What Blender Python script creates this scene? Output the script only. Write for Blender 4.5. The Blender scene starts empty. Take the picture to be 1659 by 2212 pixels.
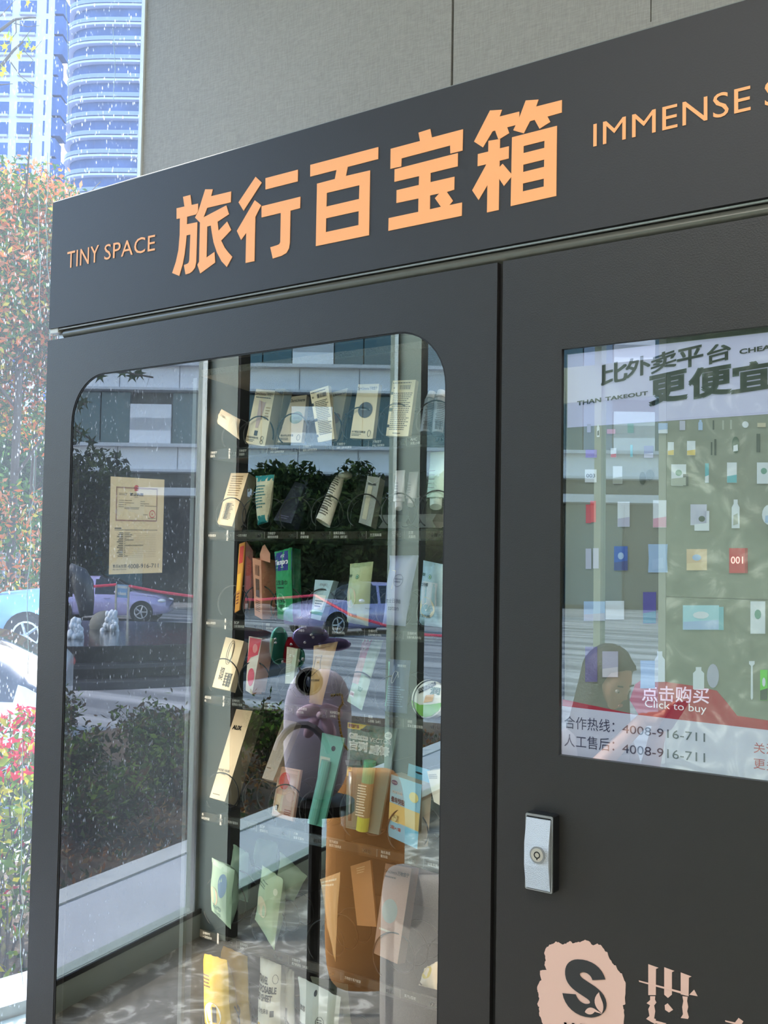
import bpy, math, random
from math import sin, cos, pi, radians
from mathutils import Vector as Vec, Matrix
from mathutils.geometry import tessellate_polygon
import numpy as np
random.seed(7); rng = np.random.default_rng(7)
S = bpy.context.scene
COL = S.collection
# ------------------------------------------------------------------ camera
W, H, FPX = 1659, 2212, 2250.0
C0 = Vec((2.281, -1.7, 1.62))
yaw, pitch, roll = radians(35.122), radians(2.864), radians(0.917)
F = Vec((-sin(yaw)*cos(pitch), cos(yaw)*cos(pitch), sin(pitch)))
R = F.cross(Vec((0, 0, 1))).normalized(); U = R.cross(F)
R, U = R*cos(roll)+U*sin(roll), -R*sin(roll)+U*cos(roll)
cd = bpy.data.cameras.new('camera'); cam = bpy.data.objects.new('camera', cd); COL.objects.link(cam)
cd.sensor_fit = 'VERTICAL'; cd.sensor_height = 24.0; cd.lens = FPX/H*24.0
cd.clip_start = 0.05; cd.clip_end = 800
M = Matrix((R, U, -F)).transposed().to_4x4(); M.translation = C0; cam.matrix_world = M
S.camera = cam
# ------------------------------------------------------------------ sky, sun, exposure
S.view_settings.view_transform = 'Standard'; S.view_settings.look = 'None'
S.view_settings.gamma = 1.0; S.view_settings.use_curve_mapping = False
S.view_settings.exposure = 0.95
SUN = Vec((-0.57, 0.48, 0.67)).normalized()
w = bpy.data.worlds.new('sky'); S.world = w; w.use_nodes = True
nt = w.node_tree; bg = nt.nodes['Background']
sk = nt.nodes.new('ShaderNodeTexSky'); sk.sky_type = 'NISHITA'; sk.sun_disc = False
sk.sun_elevation = math.asin(SUN.z); sk.sun_rotation = math.atan2(SUN.x, SUN.y)
sk.air_density = 1.3; sk.dust_density = 1.6; sk.ozone_density = 2.0
nt.links.new(sk.outputs[0], bg.inputs[0]); bg.inputs[1].default_value = 0.62
sl = bpy.data.lights.new('sun', 'SUN'); sl.energy = 3.2; sl.angle = radians(0.6); sl.color = (1.0, .96, .90)
so = bpy.data.objects.new('sun', sl); COL.objects.link(so)
so.rotation_euler = SUN.to_track_quat('Z', 'Y').to_euler(); so.location = (-8, 2, 9)
S.cycles.max_bounces = 10; S.cycles.transparent_max_bounces = 24; S.cycles.glossy_bounces = 5
S.cycles.diffuse_bounces = 4; S.cycles.caustics_reflective = False; S.cycles.caustics_refractive = False
S.cycles.sample_clamp_indirect = 4.0
# unseen ceiling panels, added to raise the light in the lobby
FILL_PANELS = [(2.6, -2.4), (2.6, -4.4), (0.8, -3.4), (4.2, -1.2)]
FILL_W = 24.0
# ------------------------------------------------------------------ helpers
def lin(c):
    return tuple((x/255/12.92 if x <= 10 else ((x/255+.055)/1.055)**2.4) for x in c)
_m = {}
def mat(name, rgb, rough=.6, metal=0, spec=.5, emit=0, alpha=None, trans=0, bump=0, bscale=60, var=0, vscale=8, coat=0):
    if name in _m: return _m[name]
    m = bpy.data.materials.new(name); m.use_nodes = True; n = m.node_tree; b = n.nodes['Principled BSDF']
    c = lin(rgb) + (1,)
    b.inputs['Base Color'].default_value = c; b.inputs['Roughness'].default_value = rough
    b.inputs['Metallic'].default_value = metal; b.inputs['Specular IOR Level'].default_value = spec
    b.inputs['Coat Weight'].default_value = coat
    if emit: b.inputs['Emission Color'].default_value = c; b.inputs['Emission Strength'].default_value = emit
    if alpha is not None: b.inputs['Alpha'].default_value = alpha
    if trans: b.inputs['Transmission Weight'].default_value = trans
    if bump or var:
        tc = n.nodes.new('ShaderNodeTexCoord'); no = n.nodes.new('ShaderNodeTexNoise')
        no.inputs['Detail'].default_value = 5; n.links.new(tc.outputs['Object'], no.inputs['Vector'])
        if bump:
            no.inputs['Scale'].default_value = bscale
            bu = n.nodes.new('ShaderNodeBump'); bu.inputs['Strength'].default_value = bump; bu.inputs['Distance'].default_value = .01
            n.links.new(no.outputs['Fac'], bu.inputs['Height']); n.links.new(bu.outputs[0], b.inputs['Normal'])
        if var:
            n2 = n.nodes.new('ShaderNodeTexNoise'); n2.inputs['Scale'].default_value = vscale; n2.inputs['Detail'].default_value = 6
            n.links.new(tc.outputs['Object'], n2.inputs['Vector'])
            mr = n.nodes.new('ShaderNodeMapRange'); mr.inputs[1].default_value = .3; mr.inputs[2].default_value = .7
            mr.inputs[3].default_value = 1-var; mr.inputs[4].default_value = 1+var
            mx = n.nodes.new('ShaderNodeVectorMath'); mx.operation = 'SCALE'; mx.inputs[0].default_value = c[:3]
            n.links.new(n2.outputs['Fac'], mr.inputs[0]); n.links.new(mr.outputs[0], mx.inputs['Scale']); n.links.new(mx.outputs[0], b.inputs['Base Color'])
    _m[name] = m; return m
def paint(rgb, rough=.55, k=''):
    return mat('ink_%d_%d_%d%s' % (*rgb, k), rgb, rough)
def glass(name, ior, tint=(1, 1, 1), rough=0.0, film=0):
    if name in _m: return _m[name]
    m = bpy.data.materials.new(name); m.use_nodes = True; n = m.node_tree
    n.nodes.clear(); out = n.nodes.new('ShaderNodeOutputMaterial')
    t = n.nodes.new('ShaderNodeBsdfTransparent'); t.inputs[0].default_value = tint + (1,)
    g = n.nodes.new('ShaderNodeBsdfGlossy'); g.inputs['Roughness'].default_value = rough
    fr = n.nodes.new('ShaderNodeFresnel'); fr.inputs['IOR'].default_value = ior
    mx = n.nodes.new('ShaderNodeMixShader')
    ge = n.nodes.new('ShaderNodeNewGeometry'); iv = n.nodes.new('ShaderNodeMath'); iv.operation = 'SUBTRACT'; iv.inputs[0].default_value = 1
    n.links.new(ge.outputs['Backfacing'], iv.inputs[1]); mm = n.nodes.new('ShaderNodeMath'); mm.operation = 'MULTIPLY'   # one reflecting face for each pane
    n.links.new(fr.outputs[0], mm.inputs[0]); n.links.new(iv.outputs[0], mm.inputs[1])
    n.links.new(mm.outputs[0], mx.inputs[0]); n.links.new(t.outputs[0], mx.inputs[1]); n.links.new(g.outputs[0], mx.inputs[2])
    last = mx
    if film:   # dried water spots and dust on the pane
        tc = n.nodes.new('ShaderNodeTexCoord'); mp = n.nodes.new('ShaderNodeMapping'); mp.inputs['Scale'].default_value = (1, 1, .35)
        n.links.new(tc.outputs['Object'], mp.inputs[0])
        vo = n.nodes.new('ShaderNodeTexVoronoi'); vo.inputs['Scale'].default_value = 110; vo.inputs['Randomness'].default_value = 1
        n.links.new(mp.outputs[0], vo.inputs['Vector'])
        no = n.nodes.new('ShaderNodeTexNoise'); no.inputs['Scale'].default_value = 60; no.inputs['Detail'].default_value = 8
        n.links.new(mp.outputs[0], no.inputs['Vector'])
        r1 = n.nodes.new('ShaderNodeMapRange'); r1.inputs[1].default_value = .30; r1.inputs[2].default_value = .12; r1.inputs[3].default_value = 0; r1.inputs[4].default_value = .55
        n.links.new(vo.outputs['Distance'], r1.inputs[0])
        r2 = n.nodes.new('ShaderNodeMapRange'); r2.inputs[1].default_value = .5; r2.inputs[2].default_value = .68; r2.inputs[3].default_value = 0; r2.inputs[4].default_value = 1.2
        n.links.new(no.outputs['Fac'], r2.inputs[0])
        mu = n.nodes.new('ShaderNodeMath'); mu.operation = 'MULTIPLY_ADD'; mu.use_clamp = True; mu.inputs[2].default_value = film
        n.links.new(r1.outputs[0], mu.inputs[0]); n.links.new(r2.outputs[0], mu.inputs[1])
        tr = n.nodes.new('ShaderNodeBsdfTranslucent'); tr.inputs[0].default_value = (.75, .84, .95, 1)
        m2 = n.nodes.new('ShaderNodeMixShader'); n.links.new(mu.outputs[0], m2.inputs[0]); n.links.new(mx.outputs[0], m2.inputs[1]); n.links.new(tr.outputs[0], m2.inputs[2])
        last = m2
    n.links.new(last.outputs[0], out.inputs[0]); _m[name] = m; return m
def stone(name, c1, c2, scale, w0=.55, w1=.68, rough=.18, dist=2.2):
    m = mat(name, (128, 128, 128), rough); n = m.node_tree; b = n.nodes['Principled BSDF']
    tc = n.nodes.new('ShaderNodeTexCoord'); no = n.nodes.new('ShaderNodeTexNoise')
    no.inputs['Scale'].default_value = scale; no.inputs['Detail'].default_value = 9; no.inputs['Distortion'].default_value = dist
    n.links.new(tc.outputs['Object'], no.inputs['Vector'])
    cr = n.nodes.new('ShaderNodeValToRGB'); e = cr.color_ramp.elements
    e[0].position = .35; e[0].color = lin(c1) + (1,); e[1].position = w1; e[1].color = lin(c2) + (1,)
    k = cr.color_ramp.elements.new(w0); k.color = lin([(a*.75+d*.25) for a, d in zip(c1, c2)]) + (1,)
    n.links.new(no.outputs['Fac'], cr.inputs[0]); n.links.new(cr.outputs[0], b.inputs['Base Color']); return m
class MB:
    "collects geometry for one mesh object"
    def __init__(s): s.v = []; s.f = []; s.mi = []
    def add(s, vs, fs, mi=0):
        k = len(s.v); s.v += [tuple(v) for v in vs]; s.f += [tuple(i+k for i in f) for f in fs]; s.mi += [mi]*len(fs); return s
    def hexa(s, b, t, mi=0):   # bottom loop of 4, top loop of 4
        return s.add(list(b)+list(t), [(3, 2, 1, 0), (4, 5, 6, 7), (0, 1, 5, 4), (1, 2, 6, 5), (2, 3, 7, 6), (3, 0, 4, 7)], mi)
    def box(s, x0, x1, y0, y1, z0, z1, mi=0):
        return s.hexa([(x0, y0, z0), (x1, y0, z0), (x1, y1, z0), (x0, y1, z0)], [(x0, y0, z1), (x1, y0, z1), (x1, y1, z1), (x0, y1, z1)], mi)
    def tube(s, pts, r, n=6, mi=0, caps=True):
        pts = [Vec(p) for p in pts]; rr = r if isinstance(r, (list, tuple)) else [r]*len(pts); vs = []
        for i, p in enumerate(pts):
            t = (pts[min(i+1, len(pts)-1)]-pts[max(i-1, 0)]).normalized()
            a = t.orthogonal().normalized() if i == 0 else (a-t*a.dot(t)).normalized()
            b = t.cross(a); vs += [p+(a*cos(2*pi*j/n)+b*sin(2*pi*j/n))*rr[i] for j in range(n)]
        fs = [(i*n+j, i*n+(j+1) % n, (i+1)*n+(j+1) % n, (i+1)*n+j) for i in range(len(pts)-1) for j in range(n)]
        if caps: fs += [tuple(range(n))[::-1], tuple((len(pts)-1)*n+j for j in range(n))]
        return s.add(vs, fs, mi)
    def prism(s, loops, mapf, d, mi=0):   # loops: [(outer), (hole)...] of 2-D points, mapf -> Vec, extruded by vector d
        P2 = [[Vec((a, b, 0)) for a, b in L] for L in loops]; flat = [p for L in loops for p in L]; k = len(flat)
        tr = tessellate_polygon(P2); A = [mapf(a, b) for a, b in flat]; d = Vec(d)
        fs = [tuple(t) for t in tr]
        if d.length: 
            fs += [tuple(i+k for i in t[::-1]) for t in tr]; o = 0
            for L in loops:
                m = len(L); fs += [(o+i, o+(i+1) % m, o+(i+1) % m+k, o+i+k) for i in range(m)]; o += m
            return s.add(A+[p+d for p in A], fs, mi)
        return s.add(A, fs, mi)
    def ell(s, c, rx, ry, rz, n=16, m=10, mi=0, rot=None):
        vs = []; c = Vec(c)
        for i in range(m+1):
            for j in range(n):
                a = pi*i/m; b = 2*pi*j/n; p = Vec((rx*sin(a)*cos(b), ry*sin(a)*sin(b), rz*cos(a)))
                vs.append(c+(rot @ p if rot else p))
        return s.add(vs, [(i*n+j, i*n+(j+1) % n, (i+1)*n+(j+1) % n, (i+1)*n+j) for i in range(m) for j in range(n)], mi)
    def build(s, name, mats, parent=None, smooth=False, fix=True):
        me = bpy.data.meshes.new(name); me.from_pydata(s.v, [], s.f)
        for m in (mats if isinstance(mats, (list, tuple)) else [mats]): me.materials.append(m)
        me.polygons.foreach_set('material_index', s.mi)
        if smooth: me.polygons.foreach_set('use_smooth', [True]*len(me.polygons))
        if fix and len(s.f) < 20000:
            import bmesh
            bm = bmesh.new(); bm.from_mesh(me)
            if smooth: bmesh.ops.remove_doubles(bm, verts=bm.verts, dist=1e-6)
            bmesh.ops.recalc_face_normals(bm, faces=bm.faces); bm.to_mesh(me); bm.free()
        me.update(); o = bpy.data.objects.new(name, me); COL.objects.link(o)
        if parent is not None: attach(o, parent)
        return o
def root_of(o):
    return o
def attach(o, p):
    o.parent = p; o.matrix_parent_inverse = wm(p).inverted()
_wm = {}
def wm(o):
    return _wm.get(o.name, Matrix())
def tag(o, label=None, cat=None, group=None, kind=None):
    if label: o['label'] = label
    if cat: o['category'] = cat
    if group: o['group'] = group
    if kind: o['kind'] = kind
    return o
def thing(name, label, cat, loc=(0, 0, 0), group=None):
    o = bpy.data.objects.new(name, None); COL.objects.link(o); o.location = loc; o.empty_display_size = .05
    _wm[o.name] = Matrix.Translation(loc); return tag(o, label, cat, group)
def struct(o): o['kind'] = 'structure'; return o
# geometry read off the photograph: ray through a pixel met with a real plane
def ray(px, py): return (R*((px-W/2)/FPX)-U*((py-H/2)/FPX)+F)
def P(px, py, y=0.0):
    r = ray(px, py); return C0+r*((y-C0.y)/r.y)
def D(px, py, Z): return C0+ray(px, py)*Z                 # seen directly, Z metres deep
def V(px, py, Z):                                         # seen in the machine's glass: mirrored in the plane y=0
    p = C0+ray(px, py)*Z; return Vec((p.x, -p.y, p.z))
_txt = {}
def text_mesh(s, bold=0.0, res=3, spacing=1.0):
    k = (s, bold, spacing)
    if k not in _txt:
        c = bpy.data.curves.new('t', 'FONT'); c.body = s; c.offset = bold; c.resolution_u = res; c.fill_mode = 'FRONT'; c.space_character = spacing
        o = bpy.data.objects.new('t', c); me = o.to_mesh()
        vs = np.array([v.co[:2] for v in me.vertices]) if len(me.vertices) else np.zeros((1, 2)); fs = [tuple(p.vertices) for p in me.polygons]
        o.to_mesh_clear(); bpy.data.objects.remove(o); bpy.data.curves.remove(c)
        lo, hi = vs.min(0), vs.max(0); vs = (vs-lo)/np.maximum(hi-lo, 1e-6)
        _txt[k] = (vs, fs, (hi-lo))
    return _txt[k]
def put_text(mb, s, mapf, u0, v0, u1, v1, bold=0.0, mi=0, spacing=1.0):
    vs, fs, d = text_mesh(s, 0.0, spacing=spacing)
    for ox, oy in (((0, 0),) if bold <= .004 else ((-1, -1), (1, -1), (1, 1), (-1, 1), (0, 0))):   # heavier strokes: the glyph printed five times, slightly apart
        du, dv = ox*bold/max(d[0], .1), oy*bold/max(d[1], .1)
        mb.add([mapf(u0+(u1-u0)*(a+du), v0+(v1-v0)*(b+dv)) for a, b in vs], fs, mi)
def planar(px0, py0, px1, py1, pxt, pyt, y):              # text frame: baseline from p0 to p1, top at pt
    a, b, t = P(px0, py0, y), P(px1, py1, y), P(pxt, pyt, y)
    return lambda u, v: Vec((a.x+(b.x-a.x)*u, y, a.z+(b.z-a.z)*u+(t.z-a.z)*v))
# ------------------------------------------------------------------ materials
BLACK = mat('black_paint', (35, 33, 32), .42, bump=.12, bscale=380)
SIGNM = mat('black_vinyl', (37, 36, 38), .5, bump=.05, bscale=300)
DARK = mat('dark_interior', (16, 17, 18), .6)
SEAM = mat('black_seam', (5, 5, 6), .6)
ORANGE = mat('orange_vinyl', (246, 168, 108), .5)
PINKV = mat('pink_beige_vinyl', (214, 176, 160), .6)
COILM = mat('black_wire', (18, 19, 20), .35)
RAILM = mat('grey_price_rail', (52, 50, 47), .5)
STEEL = mat('steel', (170, 172, 172), .3, 1)
WHITEP = mat('white_print', (225, 225, 220), .6)
GFRAME = mat('grey_green_aluminium', (166, 178, 168), .45, bump=.05, bscale=200)
GASKCAP = mat('black_gasket', (10, 10, 11), .5)
FAB = mat('grey_wall_fabric', (166, 162, 154), .85)
n = FAB.node_tree; b = n.nodes['Principled BSDF']; tc = n.nodes.new('ShaderNodeTexCoord')
bs = []
for sc in ((300, 1, 22), (22, 1, 300)):
    mp = n.nodes.new('ShaderNodeMapping'); mp.inputs['Scale'].default_value = sc; n.links.new(tc.outputs['Object'], mp.inputs[0])
    no = n.nodes.new('ShaderNodeTexNoise'); no.inputs['Scale'].default_value = 1.6; no.inputs['Detail'].default_value = 3; n.links.new(mp.outputs[0], no.inputs['Vector']); bs.append(no)
ad = n.nodes.new('ShaderNodeMath'); ad.operation = 'ADD'; n.links.new(bs[0].outputs[0], ad.inputs[0]); n.links.new(bs[1].outputs[0], ad.inputs[1])
mr = n.nodes.new('ShaderNodeMapRange'); mr.inputs[1].default_value = .7; mr.inputs[2].default_value = 1.3; mr.inputs[3].default_value = .84; mr.inputs[4].default_value = 1.13
n.links.new(ad.outputs[0], mr.inputs[0]); vm = n.nodes.new('ShaderNodeVectorMath'); vm.operation = 'SCALE'; vm.inputs[0].default_value = lin((166, 162, 154))
n.links.new(mr.outputs[0], vm.inputs['Scale']); n.links.new(vm.outputs[0], b.inputs['Base Color'])
DOORGL = glass('machine_glass', 2.75, (.97, .98, .96))
PANE = glass('window_glass', 1.25, (.86, .93, .92))
DIRTY = glass('stained_window_glass', 1.3, (.97, .99, 1.0), film=.03)
MARBLE = stone('grey_marble', (140, 134, 122), (236, 232, 220), 5.0, .54, .66)
GMARB = stone('green_marble', (104, 122, 106), (216, 224, 208), 3.2, .56, .72, .25)
# ------------------------------------------------------------------ the room
W0 = Vec((-0.594, 0.82, 0)); wd = Vec((-.172, -.985, 0)).normalized(); wn = Vec((-.985, .172, 0)).normalized()
def wp(s, o, z): return W0+wd*s+wn*o+Vec((0, 0, z))
def wbox(mb, s0, s1, o0, o1, z0, z1, mi=0):
    return mb.hexa([wp(s0, o0, z0), wp(s1, o0, z0), wp(s1, o1, z0), wp(s0, o1, z0)], [wp(s0, o0, z1), wp(s1, o0, z1), wp(s1, o1, z1), wp(s0, o1, z1)], mi)
CEIL = 4.2; FR = -6.3; RX = 5.6
eL = wp((0.82-FR)/.985, 0, 0)
fl = MB(); fl.prism([[(W0.x, .82), (eL.x, FR), (RX, FR), (RX, .82)]], lambda a, b: Vec((a, b, 0)), (0, 0, -.2))
struct(fl.build('floor', MARBLE))
ce = MB(); ce.prism([[(W0.x-.1, .95), (eL.x-.2, FR-.2), (RX+.2, FR-.2), (RX+.2, .95)]], lambda a, b: Vec((a, b, CEIL)), (0, 0, .2))
struct(ce.build('ceiling', mat('white_ceiling', (225, 225, 222), .9)))
# back wall: core and separate fabric panels with dark joints
wb = MB().box(-.585, RX, .84, 1.0, 0, CEIL); wback = struct(wb.build('wall_back', mat('joint_dark', (20, 20, 20), .8)))
sx = P(977, 100, .82).x; sx2 = P(1406, 30, .82).x
zj = P(1406, 47, .82).z
for x0, x1, z0, z1 in ((-.59, sx-.004, 0, CEIL), (sx+.004, sx2+.62, 0, zj+.0), (sx+.004, sx2-.0015, zj+.0, CEIL), (sx2+.0015, sx2+.62, zj, CEIL), (sx2+.627, sx2+1.25, 0, CEIL), (sx2+1.257, RX, 0, CEIL)):
    MB().box(x0, x1, .82, .845, z0, z1).build('wall_panel', FAB, wback)
MB().box(-.606, -.588, .812, 1.0, 0, CEIL).build('corner_trim', mat('white_trim', (235, 238, 235), .5), wback)
wr = struct(MB().box(RX, RX+.15, FR, .84, 0, CEIL).build('wall_right', mat('plaster_right', (205, 203, 196), .85)))
xf = -.62
wfr = struct(MB().box(xf, RX, FR-.2, FR, 0, CEIL).build('wall_front', GMARB))
for i in range(6):
    for j in range(3):
        x0 = xf+i*(RX-xf)/6; z0 = j*1.4
        MB().box(x0+.003, x0+(RX-xf)/6-.003, FR, FR+.02, z0+.003, z0+1.397).build('marble_slab', GMARB, wfr)
# left curtain wall
SM = [0.0, 2.46, 4.49, 6.5, (0.82-FR)/.985]
win = MB(); wbox(win, -.02, SM[-1], -.03, .06, 0, .11); window = struct(win.build('window_1', GFRAME))
for s0, mm in ((SM[1], 1), (SM[2], 1), (SM[3], 1)):
    m = MB(); wbox(m, s0, s0+.075, -.16, .05, .0, CEIL); ob = m.build('mullion', GFRAME, window)
    g = MB(); wbox(g, s0+.002, s0+.077, -.172, -.158, .0, CEIL); g.build('gasket_strip', GASKCAP, ob)  # black cap over the mullion's inner face
    g = MB(); wbox(g, s0-.02, s0-.004, -.012, .012, .11, CEIL); g.build('glazing_bead', STEEL, ob)
m = MB(); wbox(m, 0, SM[-1], -.035, -.025, .1, .118); m.build('sill_gasket', GASKCAP, window)
m = MB(); wbox(m, 0, SM[-1], -.06, .06, 3.95, CEIL); m.build('head_frame', GFRAME, window)
for i in range(4):
    m = MB(); wbox(m, SM[i]+(.0 if i == 0 else .075), SM[i+1], -.004, .004, .11, 3.95)
    m.build('pane', DIRTY if i == 0 else PANE, window)
# outer white sill under the first pane, and dried water runs on it
m = MB(); wbox(m, -.1, .95, .07, .3, -.45, .15); m.build('outer_sill', mat('white_stone', (232, 236, 236), .6), window)
RUN = mat('dried_run', (214, 236, 238), .6, alpha=.8)
def wallhit(px, py, off=-.008):
    r = ray(px, py); A = W0+wn*off; t = (A-C0).dot(wn)/r.dot(wn); return C0+r*t
for pts in ([(103, 330), (104, 410), (99, 470), (103, 520), (102, 580), (110, 620), (108, 700), (109, 760)], [(84, 395), (83, 520), (88, 560), (85, 640), (90, 720)],
            [(76, 980), (72, 1040), (74, 1075), (64, 1110), (67, 1140), (66, 1210), (60, 1250), (58, 1320), (62, 1400), (60, 1475)],
            [(50, 1600), (48, 1800), (45, 1900), (50, 1960), (42, 2010), (46, 2080), (52, 2150)], [(143, 0), (146, 60), (147, 170), (149, 300)], [(243, 60), (249, 150), (243, 240)]):
    out = []
    for (a, b), (c, d) in zip(pts, pts[1:]):
        for k in range(4): t = k/4; out.append(wallhit(a+(c-a)*t+random.uniform(-1, 1), b+(d-b)*t))
    MB().tube(out, .0011, 4).build('dried_water_run', RUN, window)
# glazed entrance bay between the left glass and the marble wall
dz = MB().box(eL.x, xf, FR-.06, FR, 3.0, 3.3).box(eL.x, xf, FR-.06, FR, 0, .1)
door = struct(dz.build('door_1', GFRAME))
for x in (eL.x, (eL.x+xf)/2, xf-.06): MB().box(x, x+.06, FR-.08, FR+.02, .1, CEIL).build('door_post', GFRAME, door)
MB().box(eL.x+.06, (eL.x+xf)/2, FR-.03, FR-.02, .1, 3.0).build('door_leaf', PANE, door); MB().box((eL.x+xf)/2+.06, xf-.06, FR-.03, FR-.02, .1, 3.0).build('door_leaf', PANE, door)
for i, (x, y) in enumerate(FILL_PANELS):  # fill lights added out of view to brighten the room
    t = thing('ceiling_light', ['square white ceiling panel light over the middle of the lobby', 'square white ceiling panel light by the marble wall', 'square white ceiling panel light nearest the glass wall', 'square white ceiling panel light nearest the right wall'][i], 'lamp', (x, y, CEIL), 'ceiling panel lights')
    MB().box(x-.42, x+.42, y-.42, y+.42, CEIL-.02, CEIL).build('light_frame', mat('white_trim', (235, 238, 235)), t)
    MB().box(x-.38, x+.38, y-.38, y+.38, CEIL-.025, CEIL-.019).build('diffuser', mat('lamp_diffuser', (255, 250, 240), emit=1.6), t)
    la = bpy.data.lights.new('panel_light', 'AREA'); la.size = .74; la.energy = FILL_W; la.color = (1, .97, .93)
    lo = bpy.data.objects.new('panel_lamp', la); COL.objects.link(lo); lo.location = (0, 0, -.04); lo.parent = t
# ------------------------------------------------------------------ the vending machine
vm_ = thing('vending_machine', 'black vending machine with orange lettered sign, glass door of sundries and touch screen', 'vending machine', (0, 0, 0))
MX1 = 2.13; DZ = .8
def rrect(x0, x1, z0, z1, r, n=10):
    o = []
    for cx, cz, a0 in ((x1-r, z1-r, 0), (x0+r, z1-r, pi/2), (x0+r, z0+r, pi), (x1-r, z0+r, 1.5*pi)):
        o += [(cx+r*cos(a0+pi/2*i/n), cz+r*sin(a0+pi/2*i/n)) for i in range(n+1)]
    return o
XZ = lambda y: (lambda a, b: Vec((a, y, b)))
cab = MB().box(0.004, .02, .032, DZ, .06, 2.185).box(MX1-.02, MX1-.004, .032, DZ, .06, 2.185).box(.02, MX1-.02, DZ-.02, DZ, .06, 2.185)
cab.box(.02, MX1-.02, .032, DZ-.02, 2.165, 2.185).box(.02, MX1-.02, .032, DZ-.02, .06, .09).box(1.325, 1.345, .06, DZ-.02, .09, 2.165)
cabinet = cab.build('cabinet', BLACK, vm_)
for x in (.08, MX1-.12):
    for y in (.08, .7): MB().tube([(x, y, 0), (x, y, .06)], .025, 12).build('foot', SEAM, vm_)
# the two doors
GX0, GX1, GZ0, GZ1 = .106, 1.2275, .36, 2.084
dl = MB().prism([[(0, .08), (1.337, .08), (1.337, 2.19), (0, 2.19)], rrect(GX0, GX1, GZ0, GZ1, .118)], XZ(0), (0, .03, 0))
doorL = dl.build('glass_door', BLACK, vm_)
MB().prism([rrect(GX0-.0, GX1+.0, GZ0, GZ1, .118), rrect(GX0+.0045, GX1-.0035, GZ0+.005, GZ1-.003, .115)], XZ(.0015), (0, .02, 0)).build('door_gasket', SEAM, doorL)
MB().prism([rrect(GX0+.0045, GX1-.0035, GZ0+.005, GZ1-.003, .115)], XZ(.003), (0, .005, 0)).build('door_glass', DOORGL, doorL)
SX0, SX1, SZ0, SZ1 = 1.4705, 2.02, 1.2885, 2.0115
dr = MB().prism([[(1.349, .08), (MX1, .08), (MX1, 2.1905), (1.349, 2.1905)], [(SX0, SZ0), (SX1, SZ0), (SX1, SZ1), (SX0, SZ1)]], XZ(0), (0, .03, 0))
doorR = dr.build('screen_door', BLACK, vm_)
MB().box(1.337, 1.349, .012, .03, .08, 2.19).build('door_gap', SEAM, vm_)
# sign box above
sg = MB().box(.003, MX1, 0, .55, 2.2205, 2.5565); sign = sg.build('sign_board', SIGNM, vm_)
MB().tube([(.012+.0*i, .008, 2.2175+.0*i) for i in (0,)]+[(MX1-.01, .008, 2.2175)], .003, 6).build('sign_lip', mat('lip_metal', (150, 152, 150), .35, .7), sign)
MB().tube([(.003, .004, 2.558), (.35, .003, 2.5585), (1.0, .004, 2.5575), (MX1, .004, 2.558)], .0022, 6).build('sign_top_edge', mat('lip_metal', (150, 152, 150), .35, .7), sign)
ch = MB()   # rounded valance between sign and doors
vs = []; N = 8
for x in (.055, MX1):
    for i in range(N+1):
        a = pi*i/N*.9; vs.append((x, .020-.017*sin(a), 2.2195-.031*i/N))
ch.add(vs, [(i, i+1, N+2+i, N+1+i) for i in range(N)]); ch.box(.06, MX1, .04, .5, 2.187, 2.2205)
ch.build('valance', mat('satin_black', (92, 92, 84), .32, .3), vm_, smooth=True)
MB().box(.02, .05, .02, .4, 2.19, 2.2205).build('sign_bracket', STEEL, vm_)
MB().box(.004, .035, .004, .05, 2.209, 2.2215).build('peeling_edge', mat('bent_film', (190, 192, 188), .4), sign)
# big characters, one mesh for each
def chars(name, s, ox, oy, loops):
    mb = MB()
    for L in loops:
        mb.prism([[(ox+x/s, oy+y/s) for x, y in q] for q in L], lambda a, b: P(a, b, -.0012), (0, .0012, 0))
    return mb.build(name, ORANGE, sign)
A_, B_, C_ = (5.53, 360, 370), (4.608, 650, 260), (6.9125, 1000, 200)
chars('character', *A_, [[[(195,305),(282,282),(297,402),(374,385),(374,480),(350,515),(243,543),(240,632),(365,607),(352,1080),(338,1150),(305,1195),(270,1220),(225,1232),(205,1120),(245,1105),(262,1090),(270,1060),(283,755),(237,765),(228,860),(213,990),(190,1110),(150,1250),(65,1215),(110,1080),(140,940),(155,760),(158,563),(118,570),(118,442),(212,420)]],
 [[(460,215),(550,215),(530,297),(770,240),(765,370),(483,437),(440,550),(712,407),(743,513),(607,603),(618,710),(722,600),(770,700),(650,828),(690,910),(740,975),(783,1022),(718,1143),(655,1075),(600,970),(560,850),(540,740),(527,648),(483,660),(475,1030),(570,963),(578,1090),(400,1220),(367,1117),(387,1080),(398,612),(338,553),(377,478)]]])
chars('character', *A_, [[[(1062,65),(1135,135),(918,472),(858,370)]], [[(1052,345),(1128,405),(1058,545),(1047,1073),(942,1095),(950,735),(888,820),(838,712)]], [[(1180,82),(1568,-20),(1565,120),(1180,218)]],
 [[(1133,417),(1597,303),(1592,440),(1478,470),(1470,850),(1460,920),(1430,975),(1370,1010),(1267,1042),(1237,908),(1320,882),(1345,870),(1357,845),(1363,497),(1133,552)]]])
chars('character', *B_, [[[(93,443),(770,265),(768,385),(465,463),(447,553),(688,497),(677,1143),(148,1252),(160,630),(337,583),(355,493),(92,560)], [(257,722),(582,645),(578,782),(253,858)], [(250,975),(575,903),(573,1042),(247,1112)]]])
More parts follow.
